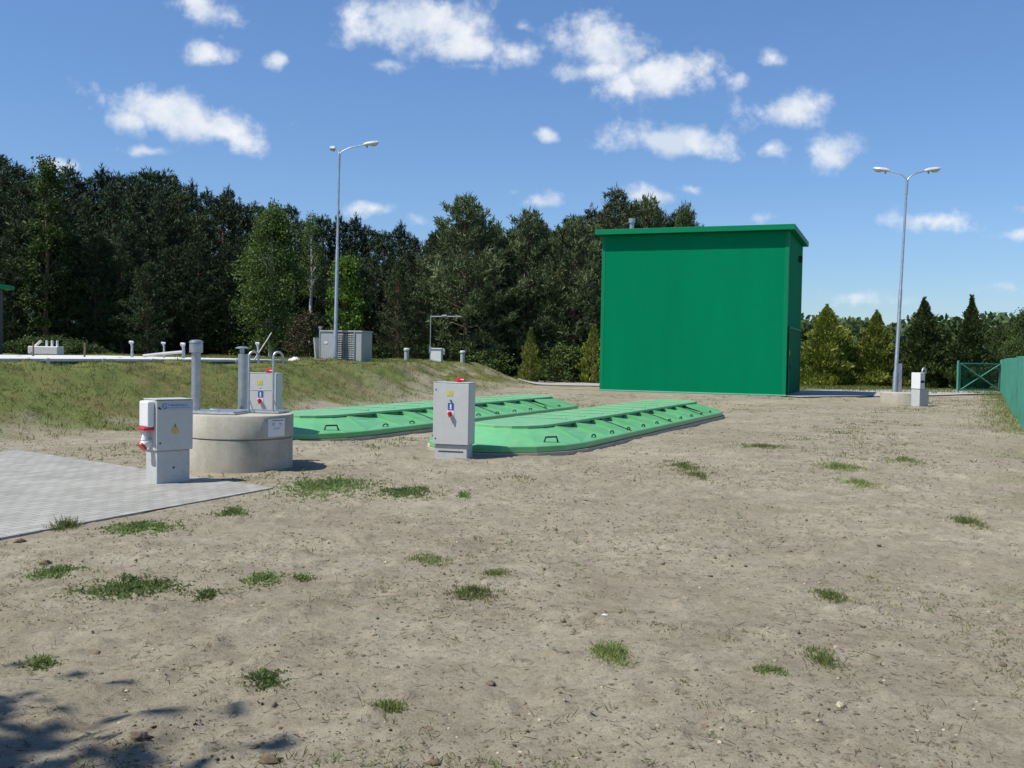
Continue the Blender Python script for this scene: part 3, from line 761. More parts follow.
m = MB(); m.tube([(-1.06, -.3, 0), (-1.06, -.3, 1.35)], .045, 10); m.tube([(-1.06, -.3, 1.32), (-1.06, -.3, 1.40)], .07, 10); m.build('vent_pipe', MT['galv'], e)
m = MB(); m.add([(-1.2, -.45, 0), (-1.2, .3, 0), (-1.28, .3, .95), (-1.28, -.45, .95), (-1.17, -.45, 0), (-1.17, .3, 0), (-1.25, .3, .95), (-1.25, -.45, .95)], [(0, 1, 2, 3), (7, 6, 5, 4), (0, 3, 7, 4), (1, 5, 6, 2), (3, 2, 6, 7)]); m.build('side_board', MT['slab'], e)

# ------------------------------------------------------------------ T-shaped pipe frame, box and bollards
tx, ty, _ = ad(430, 364, 46.5); tz = hz(tx, ty)
e = empty('pipe_gantry', (tx, ty, tz), 0, 'thin galvanised post with one long horizontal arm behind the bank', 'pipe frame')
m = MB(); m.tube([(0, 0, -.1), (0, 0, 2.15)], .022, 8); m.build('post', MT['galv'], e)
m = MB(); m.tube([(0, 0, 2.15), (1.42, 0, 2.17)], .03, 8); m.tube([(.52, 0, 2.19), (.74, 0, 2.19)], .05, 8); m.build('arm', MT['galv'], e)
m = MB(); m.box(-.05, .05, -.08, -.025, .45, .75, .01); m.build('junction_box', MT['galv'], e)
qx, qy, _ = ad(436.5, 364, 48); qz = hz(qx, qy)
e = empty('valve_cabinet', (qx, qy, qz-.03), R(-8), 'small white cabinet under the thin pipe frame on the bank', 'cabinet')
e.scale = (1.3, 1.3, 1.3); m = MB(); m.box(-.20, .20, -.14, .14, -.15, .50, .012); m.build('housing', MT['white'], e)
m = MB(); m.box(-.24, .24, -.17, .17, .501, .54, .012); m.build('lid', MT['white'], e)
m = MB(); m.box(.243, .30, -.06, .06, .30, .50, .012); m.build('side_box', MT['white'], e)
m = MB(); m.box(-.235, -.203, -.08, .08, .0, .50, .008); m.build('side_pipe', MT['galv'], e)
for pxb, lab in ((406.5, 'short grey capped pipe left of the small white cabinet'), (462.5, 'short grey capped pipe right of the small white cabinet')):
    x, y, _ = ad(pxb, 364, 46 if pxb < 430 else 49)
    e = empty('vent_bollard', (x, y, hz(x, y)), 0, lab, 'vent pipe', 'capped pipes on the bank'); e.scale = (1.3, 1.3, 1.35)
    m = MB(); m.tube([(0, 0, -.2), (0, 0, .40)], .085, 16); m.build('pipe', MT['shed'], e)
    m = MB(); m.lathe([(.11, .38), (.11, .43), (.08, .46), (.001, .465)], n=16); m.build('cap', MT['lamp'], e)

# ------------------------------------------------------------------ buried basin slab with fittings
A = uv(6, -19.3); B = uv(26.4, -19.4)
e = empty('basin_slab', (A[0], A[1], 0), 0, 'long pale concrete basin rim on the grassy bank before the wood', 'concrete basin')
ox_, oy_ = A
Cc = uv(27.4, -28); Dd = uv(6, -28)
pl = [(0, 0), (B[0]-ox_, B[1]-oy_), (Cc[0]-ox_, Cc[1]-oy_), (Dd[0]-ox_, Dd[1]-oy_)]
m = MB(); m.prism(pl, .6, 1.21); m.build('wall', MT['slabside'], e)
m = MB(); m.prism([(x+(.06 if i < 2 else -.05), y-.03) for i, (x, y) in enumerate(pl)], 1.212, 1.275); tp = m.build('rim', MT['slab'], e)
for k in range(12):
    t = (k+.5)/12; x = t*pl[1][0]; y = t*pl[1][1]
    mm = MB(); rbox_ = MB(); rbox_.box(.062, .10, -.05, .05, 1.15, 1.285)
    ca, sa = math.cos(ROTZ), math.sin(ROTZ)
    mm.add([(x+a*ca-b*sa, y+a*sa+b*ca, c) for a, b, c in rbox_.v], rbox_.f); mm.build('clamp', MT['slab'], e)
def on_slab(px, Y): 
    p = ad(px, 356, Y); return p[0], p[1], 1.275
# grassy mound behind with white tank
x, y, z = on_slab(46, 36)
e = empty('white_tank', (x, y, 1.27), 0, 'low white tank with three upright stubs at the far left of the basin', 'tank'); e.scale = (.86, .9, 1)
m = MB(); m.box(-.62, .62, -.3, .3, .0, .30, .03); m.build('body', MT['white'], e)
for dx in (.08, .30, .52):
    m = MB(); m.tube([(dx, -.1, .30), (dx, -.1, .52)], .045, 10); m.build('stub_pipe', MT['white'], e)
m = MB(); m.tube([(-.45, 0, .30), (-.30, 0, .42), (-.2, 0, .5)], .05, 10); m.build('elbow', MT['cloth'], e)
for px, lab in ((33, 'dark short stake in front of the white tank'), (84.5, 'dark short stake right of the white tank')):
    x, y, z = on_slab(px, 29)
    m = MB(); m.tube([(0, 0, 0), (.01, 0, .2), (0, 0, .42)], [.03, .028, .02], 8); o = m.build('stake', MT['wood'], None, (x, y, z)); tag(o, lab, 'stake', 'dark stakes on the basin rim')
for px, hh, wt, lab in ((132, .46, .045, 'pale bent vent with flared top, left of the lying pipe'), (164, .45, .035, 'slim pale vent stub rising behind the lying pipe'), (183.5, .42, .06, 'stubby pale vent just left of the tall capped pipe'), (258, .50, .045, 'pale vent stub beside the slanting bar')):
    x, y, z = on_slab(px, 31 if px < 200 else 32.5)
    e = empty('vent_stub', (x, y, z), 0, lab, 'vent', 'small vents on the basin')
    m = MB(); m.tube([(0, 0, 0), (0, 0, hh*.75), (-.03, 0, hh)], [wt, wt*.8, wt], 10); m.build('pipe', MT['galv'], e)
    m = MB(); m.tube([(-.085, 0, hh+.01), (.04, 0, hh)], wt*1.0, 10); m.build('cap', MT['lamp'], e)
x, y, z = on_slab(143, 30.5)
m = MB(); m.tube([(0, 0, .05), (.55, .2, .13), (1.05, .4, .19)], .045, 8); tag(m.build('lying_pipe', MT['slab'], None, (x, y, z)), 'pale pipe lying tilted on the basin', 'pipe')
x, y, z = on_slab(254.5, 30)
m = MB(); m.tube([(0, 0, 0), (.46, .2, .82)], [.022, .016], 8); tag(m.build('slanting_bar', MT['galv'], None, (x, y, z)), 'thin metal bar slanting up to the right above the basin', 'bar')
# fleece heap
def heap(name, px0, px1, Y, h, mat, label, cat):
    a = ad(px0, 360, Y); b = ad(px1, 360, Y); w2 = (b[0]-a[0])/2; cx_ = (a[0]+b[0])/2
    n = 22; vs = []
    for j in range(n):
        for i in range(n):
            u_, v_ = i/(n-1)*2-1, j/(n-1)*2-1
            rr = math.sqrt(u_*u_+v_*v_); k = max(0, 1-rr**2.5)
            vs.append((u_*w2, v_*w2*.8, h*k*(.75+.5*random.random()*.4+.25*math.sin(3*u_+2*v_))-.08))
    fs = [(j*n+i, j*n+i+1, (j+1)*n+i+1, (j+1)*n+i) for j in range(n-1) for i in range(n-1)]
    m = MB(); m.add(vs, fs, True); o = m.build(name, mat, None, (cx_, Y, hz(cx_, Y)))
    return tag(o, label, cat)
heap('fleece_sheet', 282, 303, 36.5, .22, MT['cloth'], 'crumpled pale fleece sheet at the right end of the basin', 'sheet')
heap('fleece_sheet', 292, 328, 37.0, .16, MT['cloth'], 'flat pale fleece sheet left of the louvred grey box', 'sheet')

x, y, _ = ad(321, 363.3, 35.5); m = MB(); m.tube([(-.16, 0, .04), (.16, .05, .05)], .035, 8); tag(m.build('rusty_pipe', MT['brown'], None, (x, y, hz(x, y)+.02)), 'small rusty piece of pipe beside the fleece sheet', 'pipe')
# green shelter cut by the left edge
x, y, _ = ad(-55.5, 350, 33)
e = empty('shelter', (x, y, hz(x, y)), 0, 'green roofed shelter cut off by the left edge of the photo', 'shelter')
m = MB(); m.box(-1.4, 1.52, -1.6, 1.6, 3.38-1.05, 3.5-1.05, .02); m.build('roof', MT['greentrim'], e)
m = MB(); m.box(-1.3, 1.16, -1.5, 1.5, 0, 2.328, .01); m.build('wall', simple('dark_grey_wall', (.05, .06, .065), .8), e)

# ------------------------------------------------------------------ fence and gate on the right
fd_ = (.425, .905); ang = math.atan2(fd_[1], fd_[0])
fe = empty('boundary_fence', (fx0, fy0, 0), ang+math.pi, 'green slatted boundary fence running along the right edge of the photo', 'fence')
FL = 32.0; span = 2.46; nsp = 13
for k in range(nsp+1):
    x = k*span; wx_, wy_ = fx0-fd_[0]*x, fy0-fd_[1]*x; z = hz(wx_, wy_)
    m = MB(); m.box(x-.045, x+.045, -.17, .035, z-.2, z+1.74, .006); m.build('post', MT['fencepost'], fe)
    if k < nsp:
        m = MB(); ns = 18; w_ = (span-.08)/ns
        for q in range(ns):
            xx = x+.04+q*w_; dy = .012 if q % 2 else -.012
            m.box(xx+.006, xx+w_-.052, -.012+dy, .008+dy, z+.04, z+1.68)
        m.box(x+.036, x+span-.036, .024, .05, z+.30, z+.36); m.box(x+.036, x+span-.036, .024, .05, z+1.36, z+1.42)
        m.build('panel', MT['fence'], fe)
g0 = Vector((23.15, 51.9, 0)); g1 = Vector((25.85, 52.75, 0)); gd = g1-g0; gl = gd.length
ge = empty('gate', g0, math.atan2(gd.y, gd.x), 'green mesh gate with crossed braces at the end of the fence', 'gate')
m = MB(); m.box(-.06, .02, -.05, .05, -.2, 1.66, .006); m.build('gate_post', MT['fencepost'], ge)
m = MB(); m.box(gl-.13, gl-.04, -.05, .05, -.2, 1.72, .006); m.build('gate_post', MT['fencepost'], ge)
m = MB(); a, b = .07, gl-.16
m.box(a, b, -.025, .025, .10, .16); m.box(a, b, -.025, .025, 1.50, 1.56); m.box(a, a+.06, -.025, .025, .161, 1.499); m.box(b-.06, b, -.025, .025, .161, 1.499); m.build('frame', MT['fencepost'], ge)
m = MB()
m.tube([(a+.06, -.03, .16), (b-.06, -.03, 1.50)], .028, 6); m.tube([(a+.06, -.045, 1.50), (b-.06, -.045, .16)], .028, 6); m.build('brace', MT['fencepost'], ge)
m = MB()
for k in range(52):
    x = a+.06+(b-a-.12)*k/51; m.box(x-.006, x+.006, .0, .006, .16, 1.50)
for k in range(8):
    z = .2+k*.17; m.box(a+.06, b-.06, .007, .014, z-.01, z+.01)
m.build('mesh_infill', MT['fence'], ge)

# ------------------------------------------------------------------ vegetation
def quads(C, D, U, ln, wd):
    """C centres(base), D direction, U side vectors; returns V,F (tapered quads)"""
    D = D/np.linalg.norm(D, axis=1, keepdims=True)
    S = np.cross(D, U); S /= np.maximum(np.linalg.norm(S, axis=1, keepdims=True), 1e-6)
    ln = ln[:, None]; wd = wd[:, None]
    a = C-S*wd*.35; b = C+S*wd*.35; c = C+D*ln*.55+S*wd*.5; d = C+D*ln*.55-S*wd*.5; e = C+D*ln+S*wd*.12; f = C+D*ln-S*wd*.12
    V = np.stack([a, b, c, d, e, f], 1).reshape(-1, 3)
    n = len(C); base = np.arange(n)[:, None]*6
    Fc = np.concatenate([base+np.array([[0, 1, 2, 3]]), base+np.array([[3, 2, 4, 5]])], 1).reshape(-1, 4)
    return V, Fc
def rot_unit(n):
    v = rng.normal(size=(n, 3)); return v/np.linalg.norm(v, axis=1, keepdims=True)
LIB = {}
def finish(key, V, Fc, mat, tr, tmat):
    crown = bpy.data.meshes.new('crown')
    m_ = len(Fc)
    crown.vertices.add(len(V)); crown.vertices.foreach_set('co', V.astype(np.float32).ravel())
    crown.loops.add(m_*4); crown.loops.foreach_set('vertex_index', Fc.astype(np.int32).ravel())
    crown.polygons.add(m_); crown.polygons.foreach_set('loop_start', np.arange(0, m_*4, 4, dtype=np.int32)); crown.polygons.foreach_set('loop_total', np.full(m_, 4, dtype=np.int32))
    crown.update(calc_edges=True); crown.materials.append(mat)
    trunk = bpy.data.meshes.new('trunk'); trunk.from_pydata(tr.v, [], tr.f); trunk.materials.append(tmat)
    LIB[key] = (crown, trunk)
def make_pine(key, Ht, Rm, z0, mat, dens=1.0, tufts=7, irregular=.3, top=.35):
    tr = MB(); bend = rng.normal(size=2)*.02*Ht
    zs = np.linspace(0, Ht, 9)
    pts = [(bend[0]*math.sin(z/Ht*3), bend[1]*math.sin(z/Ht*2.4), z) for z in zs]
    tr.tube(pts, [.16*(1-z/Ht)**.8*Ht/12+.015 for z in zs], 8)
    Cs, Ds, Ls, Ws = [], [], [], []
    z = z0
    while z < Ht-.15:
        f = (z-z0)/(Ht-z0)
        prof = (min(1, .6+f*2) if f < .2 else 1)*(1-f**2.6)**.8+.05
        nb = random.choice([4, 5, 5, 6])
        ph = random.random()*6.28
        for b in range(nb):
            if random.random() < .10: continue
            L_ = Rm*prof*random.uniform(1-irregular, 1+irregular*.6)
            a = ph+b*2*math.pi/nb+random.uniform(-.3, .3)
            up = .10+.75*f+random.uniform(-.1, .15)
            o = np.array([bend[0]*math.sin(z/Ht*3), bend[1]*math.sin(z/Ht*2.4), z+random.uniform(-.1, .1)])
            d = np.array([math.cos(a), math.sin(a), up]); d /= np.linalg.norm(d)
            P = []
            for k in range(5):
                t = k/4; P.append(o+d*L_*t+np.array([0, 0, .12*L_*t*t]))
            tr.tube(P, [max(.012, .035*L_/3*(1-k/4)+.01) for k in range(5)], 4, False)
            nt_ = max(3, int(L_*7.5*dens))
            for q in range(nt_):
                t = random.uniform(.22, 1.02)**.75
                lat = np.array([-math.sin(a), math.cos(a), 0])*random.gauss(0, .20*L_*(1.15-t)+.10)
                c = o+d*L_*t+np.array([0, 0, .12*L_*t*t])+lat+np.array([0, 0, random.gauss(.04, .10)])
                k = tufts
                cc = np.repeat(c[None], k, 0)+rng.normal(size=(k, 3))*.055
                dd = rng.normal(size=(k, 3))*.62+d*.45+np.array([0, 0, .62])
                Cs.append(cc); Ds.append(dd); Ls.append(rng.uniform(.16, .34, k)); Ws.append(rng.uniform(.035, .07, k))
        z += random.uniform(.30, .42)*(1 if f < .8 else .7)
    k = 14; Cs.append(np.array([[bend[0]*math.sin(3), bend[1]*math.sin(2.4), Ht]])+rng.normal(size=(k, 3))*np.array([.06, .06, .2])); Ds.append(rng.normal(size=(k, 3))*.4+np.array([0, 0, 1])); Ls.append(np.full(k, .4)); Ws.append(np.full(k, .06))
    C = np.concatenate(Cs); D = np.concatenate(Ds); Ln = np.concatenate(Ls); Wd = np.concatenate(Ws)
    V, Fc = quads(C, D, rot_unit(len(C)), Ln, Wd)
    finish(key, V, Fc, mat, tr, MT['bark'])
def make_decid(key, Ht, Rm, z0, mat, nclump=120, nl=60, leaf=.16, tmat='bark', slender=1.0, gap=.0, lean=0):
    tr = MB(); zs = np.linspace(0, Ht*.93, 8)
    tr.tube([(lean*z*z/Ht/Ht+.05*math.sin(z), .04*math.cos(z), z) for z in zs], [.11*(1-z/Ht)**.8*Ht/8+.012 for z in zs], 8)
    Cs, Ds, Ls, Ws = [], [], [], []
    for c in range(nclump):
        f = random.random()**.85; z = z0+(Ht-z0)*f
        prof = math.sin(math.pi*min(1, (f*.86+.10)))**.7*(1-.35*f)
        a = random.random()*6.28; rr = Rm*prof*math.sqrt(random.uniform(.15, 1))*random.uniform(.75, 1.15)
        p = np.array([rr*math.cos(a), rr*math.sin(a), z])
        if random.random() < .6:
            tr.tube([(0, 0, max(z0*.6, z-rr*.7-.3)), tuple(p*np.array([.55, .55, 1])-np.array([0, 0, .15*rr])), tuple(p)], [.035, .02, .008], 4, False)
        cs = random.uniform(.22, .5)*Rm/2.0
        n = int(nl*random.uniform(.6, 1.3))
        q = p+rng.normal(size=(n, 3))*cs*np.array([.8, .8, .6])
        Cs.append(q); Ds.append(rot_unit(n)+np.array([0, 0, -.25])); Ls.append(rng.uniform(.7, 1.3, n)*leaf); Ws.append(rng.uniform(.6, 1.1, n)*leaf*.7)
    C = np.concatenate(Cs); D = np.concatenate(Ds); V, Fc = quads(C, D, rot_unit(len(C)), np.concatenate(Ls), np.concatenate(Ws))
    finish(key, V, Fc, mat, tr, MT[tmat])
def make_cone(key, Ht, Rm, mat, n=6500, lump=.25, blunt=.9, leaf=.2):
    tr = MB(); tr.tube([(0, 0, -.1), (0, 0, Ht*.9)], [.10, .02], 8)
    lobes = [(random.random()*6.28, random.random(), random.uniform(.6, 1.2)) for _ in range(46)]
    f = rng.random(n)**1.25; a = rng.random(n)*6.28318
    prof = (1-f)**blunt*.97+.008; prof = prof*np.where(f < .1, .78+2.2*f, 1)
    bump = np.zeros(n)
    for (la, lf, ls) in lobes:
        da = np.abs((a-la+np.pi) % (2*np.pi)-np.pi); bump = np.maximum(bump, np.exp(-(da/.38)**2-((f-lf)/.055)**2)*ls)
    rad = Rm*prof*(1-lump*.7+lump*1.4*bump)*rng.uniform(.52, 1.04, n)**.6
    C = np.stack([rad*np.cos(a), rad*np.sin(a), .02+f*Ht*.97], 1)
    D = np.stack([np.cos(a)*.55, np.sin(a)*.55, np.full(n, .85)], 1)+rng.normal(size=(n, 3))*.33
    ln = rng.uniform(.6, 1.4, n)*leaf*(1-.45*f)
    k2 = 60; zt_ = rng.uniform(.90, 1.01, k2)*Ht; C = np.concatenate([C, np.stack([rng.normal(size=k2)*.035, rng.normal(size=k2)*.035, zt_], 1)]); D = np.concatenate([D, rng.normal(size=(k2, 3))*.35+np.array([0, 0, 1])]); ln = np.concatenate([ln, np.full(k2, leaf*.8)]); n = n+k2
    V, Fc = quads(C, D, rot_unit(n), ln, ln*.42)
    finish(key, V, Fc, mat, tr, MT['bark'])
make_pine('pineA', 12, 2.5, 1.6, MT['needle'])
make_pine('pineB', 12, 2.2, 1.0, MT['needle'], irregular=.4)
make_pine('pineC', 12, 1.7, 4.6, MT['needle'], irregular=.45, dens=1.1)
make_pine('pineD', 12, 2.1, .8, MT['needle2'])
make_pine('pineE', 10, 2.9, .5, MT['needle2'], dens=1.25, irregular=.35)
make_pine('pineF', 10, 2.6, .4, MT['needle'], dens=1.2, irregular=.4)
make_decid('birch', 9, 2.4, .9, MT['birch2'], 150, 110, .15, 'birchbark')
make_decid('birchtall', 11, 1.25, 5.0, MT['birch'], 90, 38, .12, 'birchbark')
make_decid('slim', 11, 1.5, 1.5, MT['birch2'], 85, 85, .15)
make_decid('maple', 6, 1.6, .6, MT['maple'], 130, 70, .15)
make_decid('bushb', 2.4, 1.35, .1, MT['bush'], 90, 60, .10)
make_decid('bushg', 1.6, 1.3, .1, MT['decid'], 70, 60, .10)
make_decid('shade', 6.5, 2.6, .6, MT['decid'], 330, 190, .16)
make_decid('field', 6.5, 2.6, .6, MT['decid'], 190, 80, .16)
make_cone('coneA', 5, 1.9, MT['thuja'], 13000, .5, .66)
make_cone('coneB', 5, 1.8, MT['thuja'], 12500, .6, .78)
make_cone('coneC', 5.4, 1.85, MT['thujad'], 12500, .6, .82)
make_cone('coneD', 5.4, 1.8, MT['thujad'], 11000, .65, 1.15)
make_cone('coneS', 2.8, .85, MT['thuja'], 3500, .5, .6, .14)
LH = {'pineA': 12, 'pineB': 12, 'pineC': 12, 'pineD': 12, 'pineE': 10, 'pineF': 10, 'birch': 9, 'birchtall': 11, 'slim': 11, 'maple': 6, 'bushb': 2.4, 'bushg': 1.6, 'field': 6.5, 'coneA': 5, 'coneB': 5, 'coneC': 5.4, 'coneD': 5.4, 'coneS': 2.8}
def plant(name, key, px, topY, Y, label, cat, group=None, wscale=1.0, zoff=-.1):
    x, y, zt = ad(px, topY, Y); z = hz(x, y)+zoff
    s = (zt-z)/LH[key]
    e = empty(name, (x, y, z), random.random()*6.28, label, cat, group)
    e.scale = (s*wscale, s*wscale, s)
    for nm, me in (('trunk', LIB[key][1]), ('crown', LIB[key][0])):
        o = bpy.data.objects.new(nm, me); COL.objects.link(o); o.parent = e
    return e
PG = 'tall pines of the wood'
sky = [(-60, 150), (0, 158), (20, 166), (60, 172), (110, 178), (160, 178), (200, 188), (240, 198), (265, 205), (300, 212), (330, 222), (370, 222), (400, 230), (430, 226), (470, 222), (500, 226), (540, 226), (575, 222), (605, 208), (640, 205), (690, 216), (720, 240)]
def skyY(px): return float(np.interp(px, [a for a, b in sky], [b for a, b in sky]))
LBL = 'tall dark pine standing in the close row of the pine wood'
# back rows
k = 0
px = -50
while px < 705:
    t = skyY(px)+random.uniform(-5, 12); Y = random.uniform(72, 79)
    plant('pine_tree', random.choice(['pineA', 'pineB', 'pineC', 'pineA']), px, t, Y, LBL, 'pine tree', PG, random.uniform(.85, 1.1)); px += random.uniform(13, 19)
px = -45
while px < 700:
    t = skyY(px)+random.uniform(6, 32)+(18 if 240 < px < 380 else 0); Y = random.uniform(65, 70)
    plant('pine_tree', random.choice(['pineA', 'pineB', 'pineD', 'pineA']), px, t, Y, LBL, 'pine tree', PG, random.uniform(.95, 1.2)); px += random.uniform(18, 25)
px = -40
while px < 245:
    t = skyY(px)+random.uniform(38, 88); Y = random.uniform(59, 63)
    plant('pine_tree', random.choice(['pineF', 'pineB', 'pineA', 'pineF']), px, t, Y, 'lower pine at the shaded front of the wood behind the basin', 'pine tree', 'front pines behind the basin', random.uniform(1.0, 1.25)); px += random.uniform(24, 32)
px = -30
while px < 700:
    plant('shrub', 'bushg', px, (339 if 60 < px < 255 else 345)+random.uniform(-7, 5), random.uniform(62, 66), 'dark leafy undergrowth shrub at the foot of the pine wood', 'shrub', 'shrubs at the foot of the wood', 1.7); px += random.uniform(17, 23)
plant('young_birch', 'slim', 47, 162, 58.5, 'slender yellow green tree among dark pines at the far left', 'tree', None, 1.0)
plant('birch_tree', 'birch', 272, 212, 57, 'light green leafy birch left of the left street lamp', 'birch', None, .95)
plant('birch_tree', 'birchtall', 312, 216, 60, 'thin birch with bare white trunk just left of the left street lamp', 'birch', None, 1.0)
plant('maple_tree', 'maple', 346, 262, 57, 'bright green leafy tree behind the left street lamp', 'tree', None, .9)
plant('brown_bush', 'bushb', 307, 315, 48, 'brownish bush left of the louvred grey box', 'bush', None, .95)
plant('pine_tree', 'pineD', 401, 262, 57, 'olive bushy pine above the thin pipe frame, left of the big pine', 'pine tree', None, 1.15)
plant('pine_tree', 'pineE', 428, 285, 58, 'low spreading olive pine between the lamp and the big pine', 'pine tree', None, .95)
plant('pine_tree', 'pineE', 468, 202, 58, 'big bushy pine with ragged top in the middle of the wood', 'pine tree', None, 1.15)
plant('pine_tree', 'pineE', 532, 216, 60, 'broad pine above the small cone shaped conifer, right of the big pine', 'pine tree', None, 1.0)
plant('pine_tree', 'pineF', 500, 240, 61, 'dark pine squeezed between the two broad pines', 'pine tree', None, .8)
plant('pine_tree', 'pineE', 574, 224, 60, 'olive pine beside the left wall of the green building', 'pine tree', None, 1.05)
plant('pine_tree', 'pineD', 618, 194, 62, 'tallest pine rising over the left end of the green roof', 'pine tree', None, 1.2)
plant('pine_tree', 'pineE', 650, 203, 63, 'pine whose top shows above the middle of the green roof', 'pine tree', None, .75)
plant('pine_tree', 'pineE', 684, 211, 64, 'right hand pine top above the green roof', 'pine tree', None, .6)
plant('conifer', 'coneS', 531, 329, 55, 'small cone shaped conifer in front of the pines', 'conifer', None, .85)
plant('conifer', 'coneS', 594, 326, 56.5, 'yellow green conifer touching the left wall of the green building', 'conifer', None, 1.05)
plant('shrub', 'bushg', 562, 347, 57, 'dark shrub between the two small conifers', 'shrub', None, 1.0)
plant('shrub', 'bushg', 490, 352, 56, 'dark low shrub at the right end of the bank', 'shrub', None, 1.6)
for px, tp in ((14, 343), (34, 339), (56, 338), (76, 342), (92, 346)):
    plant('shrub', 'bushg', px, tp, 42+random.uniform(-.5, .5), 'low scrubby growth in a mound behind the white tank', 'shrub', 'scrub behind the white tank', 1.5, -.3)
# right hand conifers
plant('conifer', 'coneA', 827, 306, 63, 'yellow green conifer nearest the green building on the right', 'conifer', None, 1.22)
plant('conifer', 'coneB', 877, 311, 63, 'yellow green conifer left of the right street lamp', 'conifer', None, 1.15)
plant('conifer', 'coneC', 924, 299, 62, 'dark green conifer right of the right street lamp', 'conifer', None, 1.15)
plant('conifer', 'coneD', 972, 297, 60, 'tall dark pointed conifer behind the green gate', 'conifer', None, 1.12)
for px, tp, key in ((852, 341, 'coneC'), (901, 337, 'coneC'), (948, 330, 'coneC'), (803, 344, 'coneA'), (995, 344, 'coneC')):
    plant('conifer', key, px, tp, 67, 'lower dark conifer filling the gap between the pointed conifers', 'conifer', 'lower conifers in the hedge row', 1.15)
plant('field_tree', 'field', 1003, 328, 92, 'round leafy tree in the distance just above the gate end', 'tree', None, .75)
plant('field_tree', 'field', 1027, 314, 88, 'large leafy tree cut off by the right edge of the photo', 'tree', None, .85)
plant('field_tree', 'field', 1015, 340, 84, 'low leafy tree above the green fence', 'tree', None, 1.0)
# far wood as one mass
n = 46000
ang_ = rng.uniform(R(-3), R(36), n); dist = rng.uniform(150, 190, n)
xx = dist*np.sin(ang_); yy = dist*np.cos(ang_)
top = 7.6+2.6*(fbm(xx*.22, yy*.05, 3, 3)-.5)*2+1.0*(fbm(xx*.8, yy*.3, 2, 4)-.5)
C = np.stack([xx, yy, top*rng.random(n)**.55], 1)
V, Fc = quads(C, rot_unit(n), rot_unit(n), rng.uniform(.5, 1.1, n), rng.uniform(.4, .9, n))
tag(npmesh('far_wood', V, Fc, MT['far']), 'far off line of green woodland beyond the conifers', 'woodland', kind='stuff')
# tree behind the camera, outside the frame, whose shade falls on the soil
e = empty('garden_tree', (-6.95, .2, 0), 0, 'leafy tree outside the frame that shades the lower left corner', 'tree')
e.scale = (.95, .95, 1.3)
for nm, me in (('trunk', LIB['shade'][1]), ('crown', LIB['shade'][0])):
    o = bpy.data.objects.new(nm, me); COL.objects.link(o); o.parent = e
SHADE = e

# ------------------------------------------------------------------ grass, weeds, clods
def blades(P, n_each, hgt, wid, spread, droop=.55):
    """P (m,3) bases"""
    m_ = len(P); C = np.repeat(P, n_each, 0)+rng.normal(size=(m_*n_each, 3))*np.array([spread, spread, 0])
    n = len(C); D = np.stack([rng.normal(size=n)*droop, rng.normal(size=n)*droop, np.ones(n)], 1)
    h_ = np.repeat(hgt, n_each)*rng.uniform(.5, 1.2, n)
    return quads(C, D, rot_unit(n), h_, h_*0+wid)
# bank turf
def scatter_turf(n, xr, yr, cond):
    x = rng.uniform(*xr, n); y = rng.uniform(*yr, n); k = cond(x, y); return x[k], y[k]
def bank_cond(x, y):
    f = foot_dist(x, y); nn = fbm(x*.9, y*.9, 4, 77)
    t = sstep(-.3, 1.0, f+(nn-.5)*3.0)
    bare = sstep(-6.5, -2.5, x)*sstep(24, 32, y)*(1-sstep(3, 6.5, f))*sstep(.42, .58, nn)
    s_a = UX*x+UY*y; t_a = UY*x-UX*y; slabA = (t_a < -19.2) & (t_a > -28.2) & (s_a < 27)
    return (rng.random(len(x)) < t*(1-.8*bare)*(.35+1.1*fbm(x*1.7, y*1.7, 3, 12))) & ~slabA & ((y-14)/30 < rng.random(len(x))*1.8+.0*y+.55)
x, y = scatter_turf(44000, (-17, 4), (14, 52), bank_cond)
z = Hd(x, y); hgt = rng.uniform(.05, .13, len(x))
V, Fc = blades(np.stack([x, y, z-.01], 1), 4, hgt, .012, .05)
tag(npmesh('bank_grass', V, Fc, MT['grass']), 'short patchy green grass covering the bank', 'grass', kind='stuff')
x, y = scatter_turf(14000, (-17, 4), (14, 50), bank_cond)
z = Hd(x, y); V, Fc = blades(np.stack([x, y, z-.01], 1), 4, rng.uniform(.04, .11, len(x)), .011, .06, .9)
tag(npmesh('dry_bank_grass', V, Fc, MT['dry']), 'dry straw coloured grass between the green on the bank', 'dry grass', kind='stuff')
def rear_cond(x, y):
    s = UX*x+UY*y; nn = fbm(x*.5, y*.5, 3, 15); return (s > 52.5+3*(nn-.5)) & (nn > .35)
x, y = scatter_turf(26000, (-6, 34), (36, 68), rear_cond)
z = Hd(x, y); V, Fc = blades(np.stack([x, y, z-.01], 1), 3, rng.uniform(.08, .22, len(x)), .025, .1)
tag(npmesh('rear_grass', V, Fc, MT['grass']), 'rough grass verge at the foot of the trees', 'grass', kind='stuff')
# grass along the fence
n = 1500; t = rng.random(n)*34; off = -np.abs(rng.normal(size=n))*.5-.05
x = fx0-fd_[0]*t+off*.905; y = fy0-fd_[1]*t-off*.425
z = Hd(x, y); V, Fc = blades(np.stack([x, y, z-.01], 1), 3, rng.uniform(.05, .14, n), .012, .06)
tag(npmesh('fence_grass', V, Fc, MT['tuft']), 'thin grass along the foot of the green fence', 'grass', kind='stuff')
